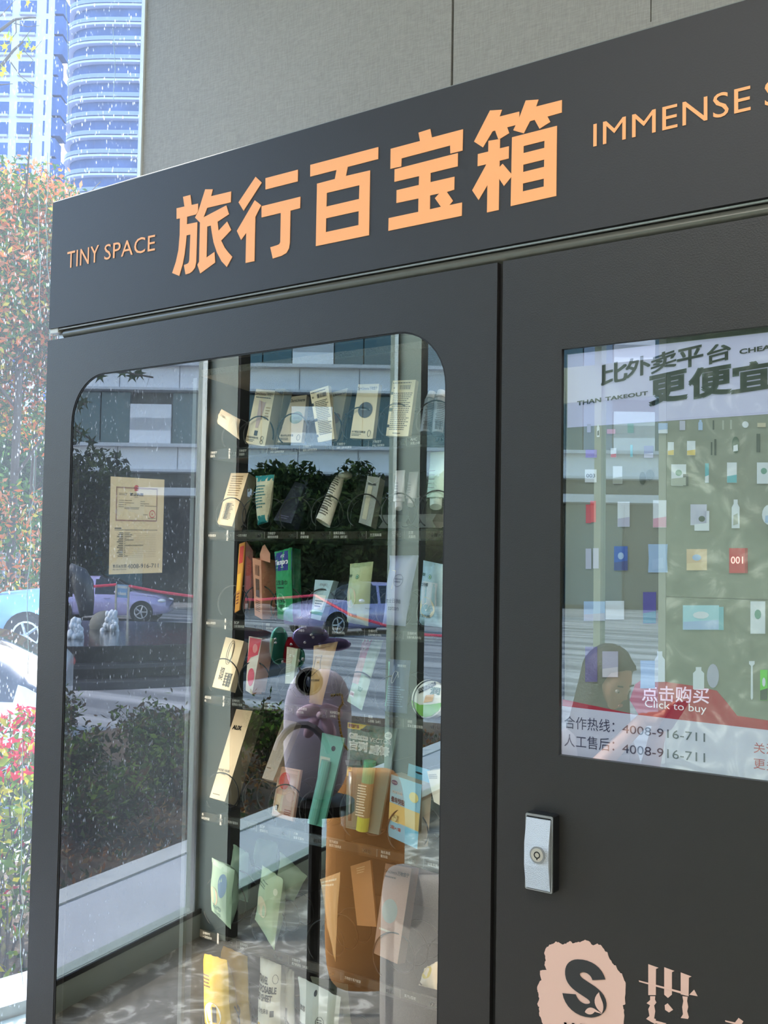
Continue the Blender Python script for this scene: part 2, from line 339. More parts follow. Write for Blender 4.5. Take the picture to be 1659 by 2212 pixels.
chars('character', *B_, [[[(893,283),(1185,205),(1170,122),(1287,85),(1303,170),(1613,88),(1608,300),(1487,330),(1485,250),(1002,378),(998,458),(890,483)]],
 [[(932,487),(1562,325),(1560,457),(1290,523),(1288,615),(1528,560),(1525,690),(1452,712),(1513,800),(1478,843),(1603,817),(1600,950),(870,1100),(873,973),(1168,910),(1170,777),(950,823),(952,695),(1173,643),(1176,555),(930,612)], [(1285,747),(1375,728),(1333,775),(1393,860),(1283,885)]]])
chars('character', *C_, [[[(403,267),(583,255),(547,357),(840,283),(840,375),(787,485),(660,518),(690,605),(553,690),(525,690),(480,567),(443,577),(298,818),(165,732)]],
 [[(937,117),(1128,103),(1092,208),(1477,110),(1475,298),(1262,357),(1303,437),(1143,540),(1070,407),(1000,427),(908,608),(750,562),(787,485),(840,375)]],
 [[(380,720),(553,692),(550,832),(685,800),(682,983),(548,1017),(545,1112),(592,1062),(722,1213),(720,1260),(612,1395),(540,1287),(533,1752),(358,1790),(365,1380),(233,1605),(137,1460),(350,1070),(218,1100),(222,918),(378,880)]],
 [[(732,667),(1403,495),(1392,1543),(712,1695)], [(905,798),(1217,720),(1215,825),(903,903)], [(900,1077),(1213,1000),(1211,1108),(898,1185)], [(895,1357),(1208,1285),(1206,1402),(893,1475)]]])
def sign_text(s, px0, py0, px1, py1, ptx, pty, m, parent, y=-.0012, bold=.0, name='lettering', spacing=1.0):
    mb = MB(); put_text(mb, s, planar(px0, py0, px1, py1, ptx, pty, y), 0, 0, 1, 1, bold, spacing=spacing)
    return mb.build(name, m, parent, fix=False)
sign_text('TINY', 144.5, 580, 213, 565, 144.5, 545, ORANGE, sign, bold=.004, spacing=1.05)
sign_text('SPACE', 225, 562, 334.5, 541, 225, 529, ORANGE, sign, bold=.004, spacing=1.05)
sign_text('IMMENSE', 1281.5, 317.5, 1621.5, 238, 1281.5, 268, ORANGE, sign, bold=.004, spacing=1.05)
sign_text('SPACE', 1652, 231, 1900, 172, 1652, 177, ORANGE, sign, bold=.004, spacing=1.05)
# lock
lk = MB(); LX0, LX1, LZ0, LZ1 = 1.4175, 1.4725, 1.052, 1.186
lk.prism([rrect(LX0, LX1, LZ0, LZ1, .004, 3)], XZ(-.022), (0, .022, 0)); lock = lk.build('lock_housing', mat('black_plastic', (22, 24, 26), .35), vm_)
MB().prism([rrect(LX0+.001, LX1-.001, LZ0+.001, LZ1-.001, .003, 3), rrect(LX0+.003, LX1-.004, LZ0+.003, LZ1-.005, .002, 3)], XZ(-.0235), (0, .002, 0)).build('chrome_rim', STEEL, lock)
h = MB(); zz = [LZ0+.004, LZ0+.045, LZ0+.083, LZ1-.008]; yy = [-.024, -.0315, -.0315, -.024]
for i in range(3):
    h.hexa([(LX0+.003, yy[i], zz[i]), (LX1-.005, yy[i], zz[i]), (LX1-.005, -.022, zz[i]), (LX0+.003, -.022, zz[i])], [(LX0+.003, yy[i+1], zz[i+1]), (LX1-.005, yy[i+1], zz[i+1]), (LX1-.005, -.022, zz[i+1]), (LX0+.003, -.022, zz[i+1])])
h.build('lock_handle', mat('textured_chrome', (190, 196, 200), .33, .85, bump=.6, bscale=900), lock)
cx, cz = P(1161.5, 1846.5, -.031).x, P(1161.5, 1846.5, -.031).z
MB().tube([(cx, -.0312, cz), (cx, -.0332, cz)], .0145, 28).build('cylinder_rim', STEEL, lock)
MB().tube([(cx, -.033, cz), (cx, -.0338, cz)], .0115, 28).tube([(cx, -.0336, cz), (cx, -.0356, cz)], .0022, 12).build('cylinder_face', mat('satin_steel', (205, 200, 188), .35, .8), lock)
ring = MB().prism([[(cx+.0062*cos(a*.4488), cz+.0062*sin(a*.4488)) for a in range(14)], [(cx+.0042*cos(a*.4488), cz+.0042*sin(a*.4488)) for a in range(14)]], XZ(-.0342), (0, .0006, 0))
ring.box(cx-.001, cx+.001, -.0342, -.0336, cz-.0085, cz-.005); ring.build('keyway', SEAM, lock)
# painted logo lower right
PZ = lambda s, ox, oy: (lambda a, b: P(ox+a/s, oy+b/s, -.0008))
o5 = PZ(3.196, 1140, 2000)
edge = [(65,440),(75,400),(95,375),(85,310),(130,305),(115,270),(125,240),(115,195),(122,160),(150,130),(175,125),(190,110),(210,112),(240,130),(265,125),(290,105),(310,122),(340,115),(370,108),(395,95),(420,105),(450,135),(480,122),(510,140),(530,170),(550,185),(565,230),(590,265),(610,280),(625,310),(650,330),(662,365),(676,395),(674,470),(674,540),(655,550),(665,580),(665,640),(655,700),(660,760),(640,840),(600,880),(540,930),(460,950),(380,940),(300,930),(220,900),(170,850),(130,780),(115,700),(95,650),(78,600),(80,560),(65,540),(80,500),(72,460)]
e2 = []
for i, (a, b) in enumerate(edge):
    c, d = edge[(i+1) % len(edge)]
    for k in range(3): e2.append((a+(c-a)*k/3+(random.uniform(-4, 4) if k else 0), b+(d-b)*k/3+(random.uniform(-4, 4) if k else 0)))
logo = MB().prism([e2], o5, (0, .0006, 0)).build('logo_patch', PINKV, doorR)
def bez(pts, n=8):
    out = []
    for i in range(0, len(pts)-3, 3):
        p = [Vec((*q, 0)) for q in pts[i:i+4]]
        for k in range(n): t = k/n; q = p[0]*(1-t)**3+p[1]*3*t*(1-t)**2+p[2]*3*t*t*(1-t)+p[3]*t**3; out.append((q.x, q.y))
    return out+[pts[-1]]
o5b = lambda a, b: o5(a, b)+Vec((0, -.0012, 0))
sS = bez([(537,370),(520,290),(440,232),(345,230),(285,235),(255,270),(260,335),(268,420),(350,450),(400,490),(440,520),(440,540),(400,540),(365,530),(345,505),(333,472)])[:-1]
sS = bez([(537,368),(515,285),(440,230),(345,230),(280,232),(255,275),(260,335),(268,420),(345,455),(395,490),(440,515),(445,542),(400,538),(365,530),(345,505),(333,472)])+[(241,464)]+bez([(241,464),(255,550),(330,628),(440,631),(520,628),(548,580),(545,535),(538,450),(450,410),(400,375),(350,345),(350,318),(385,318),(420,322),(440,345),(448,373)])
MB().prism([sS], o5b, (0, .0006, 0)).build('letter_s', mat('logo_black', (42, 42, 42), .6), logo)
o5c = lambda a, b: o5(a, b)+Vec((0, -.002, 0))
lf = MB(); lf.prism([bez([(515,600),(460,560),(445,500),(495,455),(500,500),(545,540),(515,600)])], o5c, (0, .0004, 0)); lf.prism([bez([(465,590),(450,615),(420,615),(397,592),(410,560),(440,550),(475,578)])+[(520,607)]], o5c, (0, .0004, 0))
lf.build('leaf_mark', PINKV, logo)
lt = MB(); put_text(lt, 'Whole', lambda u, v: o5c(255+u*330, 745+u*30-v*80), 0, 0, 1, 1, .02); lt.build('lettering', mat('logo_black', (42, 42, 42), .6), logo, fix=False)
k = MB()   # brush-style character beside the patch and the head of the next
for q in ([(832,265),(902,290),(885,298),(884,478),(832,478)], [(942,286),(1012,312),(995,320),(995,475),(968,498),(942,475)], [(1056,322),(1130,350),(1112,358),(1110,486),(1056,472)], [(767,376),(1058,452),(1056,466),(770,386)], [(1115,475),(1148,441),(1172,486)],
          [(845,486),(880,486),(878,510),(888,530),(872,550),(880,590),(872,640),(884,645),(880,678),(850,662),(817,642),(840,622),(832,575),(845,548),(820,534),(845,512)], [(945,548),(965,535),(1003,580),(975,598),(948,580)], [(1068,486),(1104,490),(1100,520),(1108,560),(1100,590),(1112,630),(1106,643),(1056,636),(1072,610),(1066,560),(1074,520)],
          [(884,655),(955,674),(955,690),(880,672)]):
    k.prism([q], (lambda a, b: o5(a, b)+Vec((0, -.0004, 0))) if q[0][0] == 767 else o5, (0, .0006, 0))
k.build('brush_character', PINKV, doorR); k = MB()
for q in ([(1362,653),(1430,668),(1455,636),(1488,660),(1470,690),(1365,662)],):
    k.prism([q], o5, (0, .0006, 0))
k.build('brush_character', PINKV, doorR)
# touch screen
scr = MB().box(SX0-.002, SX1+.01, .016, .028, SZ0-.002, SZ1+.002).build('touch_screen', mat('screen_edge', (14, 15, 16), .4), doorR)
EM = 0.17
def sm(rgb, e=EM): return mat('lit_%d_%d_%d' % rgb, rgb, .6, emit=e, spec=.2)
SG = (116, 120, 112); SL = (172, 172, 204)
MB().box(1.474, SX1, .0145, .016, 1.2895, 2.004).build('screen_ground', sm(SG), scr)
sy = .0125; PS = lambda px, py: P(px, py, sy)
zt = PS(1500, 898).z; MB().box(1.476, SX1, .0135, .0145, PS(1500, 905).z, 2.003).build('banner', sm(SL), scr)
m = MB().prism([[(1212,1510),(1380,1545),(1360,1512),(1372,1478),(1390,1466),(1500,1482),(1548,1492),(1572,1520),(1592,1546),(1700,1563),(1700,1595),(1212,1530)]], lambda a, b: P(a, b, .0135), (0, .001, 0))
m.build('red_band', sm((150, 48, 66)), scr)
m = MB().prism([[(1205,1524),(1700,1582),(1700,1720),(1205,1640)]], lambda a, b: P(a, b, .0128), (0, .0005, 0)); m.build('hotline_strip', sm((176, 176, 198)), scr)
def scr_text(s, *a, col=(66, 78, 76), **k): return sign_text(s, *a, sm(col, .12) if sum(col) < 300 else sm(col), scr, y=.012, **k)
for s_, a in (('比', (1299,833,1354,821,1299,790)), ('外', (1352,818,1404,806,1352,778)), ('卖', (1407,808,1460,790,1406,770)), ('平', (1463,798,1518,786,1463,757)), ('台', (1528,788,1578,775,1525,750))): scr_text(s_, *a, bold=.022)
for s_, a in (('更', (1404,876,1483,860,1404,815)), ('便', (1490,862,1578,848,1490,800)), ('宜', (1583,849,1675,835,1583,790))): scr_text(s_, *a, bold=.035)
scr_text('THAN', 1247, 876, 1298, 868, 1247, 867, bold=.03); scr_text('TAKEOUT', 1308, 866, 1399, 853, 1308, 858, bold=.03); scr_text('CHEAPER', 1598, 765, 1708, 748, 1598, 755, bold=.03)
scr_text('点击购买', 1387, 1513, 1531, 1520, 1388, 1480, col=(226, 214, 226), bold=.012); scr_text('Click to buy', 1393, 1532, 1526, 1545, 1393, 1511, col=(226, 214, 226))
scr_text('合作热线：', 1219, 1573, 1327, 1583, 1220, 1546, col=(58, 60, 84)); scr_text('4008-916-711', 1344, 1583, 1523, 1603, 1344, 1565, col=(58, 60, 84))
scr_text('人工售后：', 1219, 1612, 1327, 1624, 1220, 1585, col=(58, 60, 84)); scr_text('4008-916-711', 1344, 1626, 1523, 1647, 1344, 1607, col=(58, 60, 84))
scr_text('关注', 1628, 1626, 1680, 1632, 1628, 1603, col=(150, 48, 66)); scr_text('更多', 1628, 1660, 1680, 1667, 1628, 1637, col=(150, 48, 66))
WH, LB, NV, RD, GY, DKc, TL_, PK = (206, 214, 232), (150, 178, 226), (54, 62, 128), (190, 44, 62), (150, 156, 150), (48, 56, 56), (72, 160, 180), (206, 150, 180)
def icon(x, y, w, h, cols, shape='box', txt=None, tc=(70, 76, 84)):
    mb = MB(); ms = [sm(tuple(int(v*.72+g_*.28) for v, g_ in zip(c, SG))) for c in cols]; z = .0118; q = lambda a, b: P(x+a*w/2, y+b*h/2, z)
    if shape == 'box': mb.prism([[(-1, -1), (1, -1), (1, 1), (-1, 1)]], q, (0, .0005, 0))
    elif shape == 'round': mb.prism([[(cos(t*.3927), sin(t*.3927)) for t in range(16)]], q, (0, .0005, 0))
    elif shape == 'bottle': mb.prism([[(-1, 1), (-1, -.45), (-.5, -.7), (-.5, -1), (.5, -1), (.5, -.7), (1, -.45), (1, 1)]], q, (0, .0005, 0))
    elif shape == 'pouch': mb.prism([[(-1, 1), (-.93, 0), (-1, -1), (1, -1), (.93, 0), (1, 1)]], q, (0, .0005, 0))
    elif shape == 'razor': mb.prism([[(-1, -1), (1, -1), (1, -.85), (.3, -.75), (.4, .9), (0, 1), (-.4, .9), (-.3, -.75), (-1, -.85)]], q, (0, .0005, 0))
    for i in range(1, len(cols)):
        q2 = lambda a, b: P(x+a*w/2, y+b*h/2, z-.0006*1)
        if i == 1: mb.prism([[(-.55, .1), (.5, -.05), (.6, .7), (-.6, .8)]] if shape != 'box' else [[(-.98, .35), (.98, .2), (.98, .98), (-.98, .98)]], q2, (0, .0002, 0), 1)
        else: mb.prism([[(cos(t*.628)*.45, -.2+sin(t*.628)*.3) for t in range(10)]], q2, (0, .0002, 0), i)
    if txt: put_text(mb, txt, lambda u, v: P(x-w*.38+u*w*.76, y+h*.12-v*h*.28, z-.001), 0, 0, 1, 1, .01, mi=len(ms)); ms.append(sm(tc, .15) if sum(tc) < 300 else sm(tc))
    mb.build('product_icon', ms, scr, fix=False)
for a in [(1272,925,8,18,(SL,)),(1292,930,6,28,(WH,DKc),'bottle'),(1320,932,18,10,(PK,)),(1362,925,13,20,((50,110,80),)),(1432,925,20,22,(LB,WH)),(1474,919,12,20,(SL,)),(1513,918,9,22,(LB,),'bottle'),(1541,918,3,20,(DKc,)),(1562,918,4,20,(GY,)),(1579,917,4,20,(GY,)),(1610,917,14,14,(WH,),'round'),(1645,918,18,9,((180,170,150),)),
  (1277,980,24,17,((120,90,200),(90,60,180))),(1325,978,12,20,(WH,RD)),(1364,974,5,26,(TL_,)),(1401,976,20,26,((90,84,130),SL)),(1449,969,13,28,(WH,(210,180,90))),(1493,968,18,31,(WH,(210,180,90))),(1537,969,3,28,(DKc,)),(1545,966,4,35,(DKc,)),(1589,961,17,36,((50,70,60),WH),'round'),(1638,957,8,40,(DKc,)),
  (1276,1028,25,28,(WH,),'box','003',(60,70,90)),(1334,1026,20,38,(WH,GY)),(1388,1033,14,28,((60,66,58),),'round'),(1404,1026,18,24,((70,76,66),),'round'),(1466,1026,32,46,(WH,GY,(100,140,130))),(1481,1037,11,26,((60,60,66),)),(1527,1022,8,42,(TL_,WH)),(1581,1021,21,44,(WH,TL_)),(1650,1022,30,46,(WH,WH,(90,140,130))),
  (1271,1110,11,40,(RD,)),(1281,1105,12,46,((210,60,70),)),(1347,1111,26,54,(WH,SL)),(1425,1110,29,59,(WH,PK)),(1509,1112,35,45,((180,180,214),)),(1516,1125,32,43,((196,200,226),WH,DKc)),(1589,1110,17,62,(WH,GY),'bottle'),(1662,1112,32,44,(WH,LB),'round'),
  (1271,1207,12,44,(SL,)),(1287,1206,12,44,(SL,)),(1341,1206,29,52,((44,80,180),NV,LB)),(1421,1206,42,61,((140,170,220),LB),'pouch'),(1505,1209,44,46,((200,170,140),(210,184,150),LB)),(1592,1211,34,54,(RD,),'box','001',(250,230,226)),(1612,1211,6,54,((150,30,48),)),
  (1284,1320,46,42,(LB,SL)),(1328,1318,40,40,(WH,)),(1403,1313,28,68,((70,60,150),(40,110,140))),(1514,1334,78,53,((150,200,222),LB,WH)),(1558,1336,10,50,((110,170,190),)),(1637,1334,32,70,(WH,WH,(90,140,130))),
  (1277,1435,26,76,((90,80,140),)),(1318,1435,34,56,(SL,(206,200,220))),(1399,1457,32,60,((140,170,226),),'pouch'),(1425,1440,22,66,((190,200,226),),'bottle'),(1509,1465,24,48,(WH,),'bottle'),(1540,1460,26,52,((160,160,190),),'round'),(1624,1470,12,84,(WH,),'razor'),(1650,1480,16,66,((90,200,60),DKc,WH))]:
    icon(*a)
MB().prism([[(SX0, SZ0), (SX1, SZ0), (SX1, SZ1), (SX0, SZ1)]], XZ(.005), (0, .004, 0)).build('screen_glass', glass('screen_cover_glass', 2.6, (.95, .98, .97)), doorR)
# interior: black column behind the left of the glass, liner, ceiling
MB().box(.022, .505, .075, .6, .09, 2.16).build('lift_column', mat('black_liner', (9, 10, 11), .55), vm_)
inn = MB().box(.505, 1.325, .62, .63, .09, 2.16).box(1.3, 1.325, .1, .62, .09, 2.16).build('inner_liner', DARK, vm_)
MB().hexa([(.505, .06, 2.06), (1.325, .06, 2.06), (1.325, .62, 2.02), (.505, .62, 2.02)], [(.505, .06, 2.075), (1.325, .06, 2.075), (1.325, .62, 2.04), (.505, .62, 2.04)]).build('interior_ceiling', mat('hammered_grey', (120, 116, 106), .5, .3, bump=.5, bscale=260), vm_)
YR = .10
ROWS = [P(447, 994, YR).z, P(447, 1168, YR).z, P(443, 1356, YR).z, P(437, 1520, YR).z, P(430, 1772, YR).z, P(612, 2082, YR).z, P(500, 2420, YR).z]
RAILC = glass('smoked_rail', 1.5, (.7, .69, .67))
LANES = [  # lane name lines, price, px of name, px of price, py baseline of the lower line at those px
 [('万物悠宁', '润肤乳', '¥12.9', 455, 497, 987), ('万物悠宁', '洗面奶', '¥13.9', 518, 563, 983), ('万物悠宁', '护手 | 滋养有机精油', '¥16.9', 586, 632, 979), ('万物悠宁', '柔顺 | 滋养有机精油', '¥16.9', 656, 704, 975), ('万物悠宁', '助眠 | 滋养有机精油', '¥16.9', 729, 779, 970), ('万物悠宁', '护发 | 有机精油', '¥16.9', 806, 860, 966), ('AHC', '水乳小样', '¥18.0', 888, 941, 960)],
 [('', '自甲采美套装', '¥26.9', 448, 487, 1157), ('', '一次性马桶套', '¥2.0', 513, 558, 1157), ('万物悠宁', '睡眠香氛喷雾', '¥39.0', 580, 625, 1158), ('雅漾', '舒缓喷雾', '¥33.0', 651, 698, 1158), ('迪奥花漾甜心', '淡香水（旅行装）', '¥19.0', 722, 774, 1158), ('', '兰芝隔离霜', '¥19.0', 801, 850, 1158), ('兰芝', '洗面奶', '¥15.0', 884, 933, 1158)],
 [('', '路遥出入平安符', '¥25.0', 443, 486, 1350), ('BOP', '口腔清新喷雾', '¥19.9', 508, 551, 1353), ('得宝', '湿纸巾(绿)', '¥6.9', 576, 624, 1358), ('全棉时代', '手帕巾', '¥2.5', 646, 697, 1364), ('全棉时代', '日抛内裤(男均码)', '¥7.5', 719, 773, 1371), ('全棉时代', '日抛内裤(女均码)', '¥7.5', 797, 855, 1378), ('全棉时代', '日抛内裤(男大码)', '¥7.5', 881, 934, 1384)],
 [('蕾蕾柔软耳塞', '(5对装)', '¥19.9', 437, 481, 1512), ('全棉时代', '湿厕纸小包装', '¥3.9', 503, 549, 1521), ('全棉时代', '蕉棉毛巾', '¥13.9', 572, 617, 1530), ('三刃马桶垫', '(独立包装)', '¥4.9', 642, 693, 1540), ('BOP漱口水', '(5条装)', '¥8.5', 715, 770, 1549), ('绿箭', '口香糖（24片）', '¥14.9', 797, 848, 1562), ('绿箭', '草本无糖润喉糖', '¥16.9', 882, 931, 1572)],
 [('奥克斯', '电动鼻毛修剪器', '¥68.0', 430, 469, 1768), ('', '凯旋折叠雨伞', '¥35.0', 494, 537, 1779), ('BOP', '塑袋牙线', '¥8.9', 563, 611, 1795), ('六神', '随身花露水', '¥28.9', 636, 678, 1812), ('吉列威锋', '剃须刀替换装', '¥23.9', 713, 784, 1832), ('海氏海诺', '晕车贴', '¥8.9', 824, 884, 1858), ('', '磁吸双线', '¥9.9', 925, 975, 1882)],
 [('全棉时代', '一次性床单', '¥13.9', 440, 490, 2010), ('全棉时代', '浴巾', '¥16.9', 520, 595, 2045), ('万物悠宁', '蒸汽眼罩贴（3片装）', '¥19.9', 632, 706, 2084), ('', '万物悠宁蒸汽眼罩', '¥16.9', 746, 835, 2122), ('', '蒸汽U型枕', '¥29.0', 875, 930, 2165)],
 [('', '一次性床单', '¥19.9', 460, 540, 2400)]]
LETW = mat('rail_lettering', (214, 212, 204), .6)
for r, z0 in enumerate(ROWS):
    z1 = z0+.0245
    rail = MB().box(.492, 1.3, YR-.002, YR, z0, z1).build('price_rail', RAILC, vm_)
    MB().box(.505, 1.3, .105, .6, z0+.001, z0+.006).build('shelf_tray', mat('dark_shelf', (30, 31, 31), .5), vm_)
    MB().box(.505, 1.3, YR+.0005, YR+.004, z0+.004, z1-.004).build('rail_front', mat('rail_back', (100, 96, 88), .6), rail) if r != 0 else None
    for (a, b, pr, x0, xp, yb) in LANES[r]:
        X = P(x0, yb, YR).x; Xp = P(xp, yb, YR).x
        mb = MB(); mp = lambda u, v: Vec((u, YR-.003, v))
        zc = z0+.0122
        hgt = .0062
        def line(s, x, zb, h, bold=.0):
            vs, fs, d = text_mesh(s, bold); wd_ = d[0]/max(d[1], .5)*h*(.8 if len(s) > 5 else .9)
            put_text(mb, s, mp, x, zb, x+wd_, zb+h, bold)
        if a: line(a, X, zc+.0015, hgt); line(b, X, zc-.0068, hgt)
        else: line(b, X, zc-.003, hgt)
        mb.build('product_name', LETW, rail, fix=False); mb = MB()
        line(pr, Xp, zc-.0045, .0078, .008); mb.build('price', LETW, rail, fix=False)
        if X > .52: MB().box(X-.0105, X-.0095, YR-.003, YR-.0022, z0+.004, z1-.004).build('divider_mark', mat('rail_mark', (130, 128, 122), .6), rail)
# coils and the curved plates between lanes
COILS = [[(499,936,33),(545,929,32),(620,924,33),(689,919,36),(764,914,37),(843,906,37),(928,902,40)],
 [(485,1107,33),(543,1107,34),(626,1108,35),(694,1104,34),(775,1102,36),(849,1100,36),(931,1098,40)],
 [(490,1298,33),(547,1302,37),(607,1306,36),(682,1307,34),(763,1312,37),(838,1315,38),(927,1320,38)],
 [(468,1460,36),(536,1466,35),(620,1475,36),(679,1479,36),(761,1491,38),(836,1500,38),(922,1512,41)],
 [(465,1711,39),(546,1723,37),(605,1738,40),(670,1750,37),(774,1756,57),(868,1795,45)],
 [(470,1950,54),(566,1995,40),(690,2035,42),(838,2068,47),(925,2090,45)],
 [(463,2205,45),(575,2235,45),(700,2280,45)]]
for r, row in enumerate(COILS):
    for i, (px, py, rp) in enumerate(row):
        y0 = .108; c = P(px, py, y0); rad = (P(px, py-rp, y0).z-P(px, py+rp, y0).z)/2
        pts = []; n = 40 if rad < .045 else 48; turns = 3
        for k in range(int(n*turns)+1):
            a = -2*pi*k/n-pi*.62; pts.append((c.x+rad*cos(a), y0+.05*k/n, c.z+rad*sin(a)))
        MB().tube(pts, .00165, 5).build('spiral_coil', COILM, vm_, smooth=True)
    zt = ROWS[r]+.006
    for i in range(len(row)-1):
        xm = (P(row[i][0], row[i][1], .108).x*.42+P(row[i+1][0], row[i+1][1], .108).x*.58)
        hh = .062 if r != 4 else .085
        prof = [(.135, zt), (.135, zt+hh*.75)]+[(.135+.055*(1-cos(t)), zt+hh*.75+.045*sin(t)) for t in (.4, .8, 1.2, 1.57)]+[(.28, zt+hh*.75+.05), (.58, zt+hh*.75+.05), (.58, zt)]
        if r in (0, 1, 2, 4): MB().prism([prof], lambda a, b: Vec((xm, a, b)), (.0015, 0, 0)).build('lane_divider', mat('divider_black', (15, 16, 17), .5), vm_)
# light bars inside the door opening
for x, nm in ((.515, 0), (1.275, 1)):
    bar = MB().box(x-.006, x+.006, .03, .04, .4, 2.05).build('light_bar', mat('bar_aluminium', (120, 122, 120), .4, .6), vm_)
    la = bpy.data.lights.new('light_bar', 'AREA'); la.shape = 'RECTANGLE'; la.size = .012; la.size_y = 1.6; la.energy = 8.5 if nm else 1.0; la.color = (1, .86, .70)
    lo = bpy.data.objects.new('light_bar_lamp', la); COL.objects.link(lo); lo.location = (x, .045, 1.22); lo.rotation_euler = (radians(-90), 0, radians(180+(-28 if nm else 28))); lo.parent = vm_
# licence notice stuck inside the glass
q = [P(235, 1241, .009), P(350, 1237, .009), P(355, 1036, .009), P(239, 1029, .009)]
def quadmap(q, off=0.0):
    nn = (q[1]-q[0]).cross(q[3]-q[0]).normalized()
    if nn.y > 0: nn = -nn
    return lambda u, v: (q[0]*(1-u)+q[1]*u)*(1-v)+(q[3]*(1-u)+q[2]*u)*v+nn*off
nb = MB(); s_ = quadmap(q); nb.add([s_(0, 0), s_(1, 0), s_(1, 1), s_(0, 1)]+[s_(a, b)+Vec((0, .0004, 0)) for a, b in ((0, 0), (1, 0), (1, 1), (0, 1))], [(0, 1, 2, 3), (7, 6, 5, 4), (0, 4, 5, 1), (1, 5, 6, 2), (2, 6, 7, 3), (3, 7, 4, 0)])
notice = nb.build('licence_notice', mat('tan_paper', (214, 190, 156), .8)); tag(notice, 'tan paper licence notice with a red seal stuck behind the glass at the left', 'notice')
m_ = quadmap(q, .0006); mb = MB(); brown, ink, red, grey = 0, 1, 2, 3
def rect(u0, v0, u1, v1, mi): mb.add([m_(u0, v0), m_(u1, v0), m_(u1, v1), m_(u0, v1)], [(0, 1, 2, 3)], mi)
for a in ((.115,.885,.885,.9),(.115,.545,.885,.56),(.115,.545,.135,.9),(.87,.545,.885,.9)): rect(a[0], a[1], a[2], a[3], brown)
mb.add([m_(.5+.045*cos(t*.5236), .895+.03*sin(t*.5236)) for t in range(12)], [tuple(range(12))], red); rect(.465, .862, .535, .878, red)
mb.prism([[(.8+.055*cos(t*.393), .625+.042*sin(t*.393)) for t in range(16)], [(.8+.045*cos(t*.393), .625+.034*sin(t*.393)) for t in range(16)]], m_, (0, 0, 0), red)
put_text(mb, '★', m_, .785, .613, .815, .638, 0, red); put_text(mb, '营业执照', m_, .38, .81, .63, .842, .02, ink); put_text(mb, '(副本)', m_, .465, .79, .535, .802, 0, ink)
for u0, v0, u1 in ((.17,.83,.33),(.17,.815,.32),(.17,.757,.27),(.28,.757,.42),(.17,.735,.27),(.28,.733,.46),(.17,.713,.27),(.28,.713,.31),(.17,.69,.27),(.28,.685,.56),(.28,.672,.55),(.58,.752,.66),(.58,.728,.74),(.58,.708,.64),(.66,.706,.88),(.63,.612,.72),(.72,.577,.86)): rect(u0, v0, u1, v0+.006, grey)
rect(.1, .466, .23, .476, ink); rect(.1, .452, .9, .457, ink)
for k in range(14):
    v = .42-k*.0185; rect(.19-.02*(k % 3), v, .27, v+.007, ink); rect(.29, v+.001, .3+[.1,.14,.12,.03,.17,.01,.01,.35,.01,.01,.01,.02,.01,.06][k], v+.006, ink); rect(.14, v-.008, .88, v-.0065, grey)
put_text(mb, '售后&加盟', m_, .075, .065, .345, .1, .0, ink); put_text(mb, '4008-916-711', m_, .365, .055, .935, .1, -.005, ink); put_text(mb, 'After Sales & Franchise', m_, .075, .042, .34, .055, 0, ink)
mb.build('printed_text', [paint((150, 110, 92)), paint((60, 52, 44)), paint((190, 60, 60)), paint((130, 112, 90))], notice, fix=False)
# ------------------------------------------------------------------ products
def c3(a, b): return (430+a/3.016, 740+b/3.016)
def c4(a, b): return (430+a/3.016, 1150+b/3.016)
def c5(a, b): return (420+a/3.016, 1500+b/3.016)
def c6(a, b): return (420+a/3.016, 1800+b/3.016)
def lean(q, y0, amax=.62):
    "corners BL BR TR TL (pixels): base stands at depth y0, the top leans back just enough to keep the left side upright in x"
    bl, br = P(*q[0], y0), P(*q[1], y0)
    r = ray(*q[3]); t = (bl.x-C0.x)/r.x; h = C0+r*t
    ta = max(0, min(math.tan(amax), (h.y-y0)/max(h.z-bl.z, .01)))
    def hit(px):
        r = ray(*px); o = C0-Vec((0, y0, bl.z)); # plane y - ta*z = 0
        t = -(o.y-ta*o.z)/(r.y-ta*r.z); return C0+r*t
    return [bl, hit(q[1]), hit(q[2]), hit(q[3])]
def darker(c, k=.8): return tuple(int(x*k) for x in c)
PMAT = {}
def pm(c, rough=.5): return mat('pack_%d_%d_%d_%d' % (*c, int(rough*100)), c, rough)
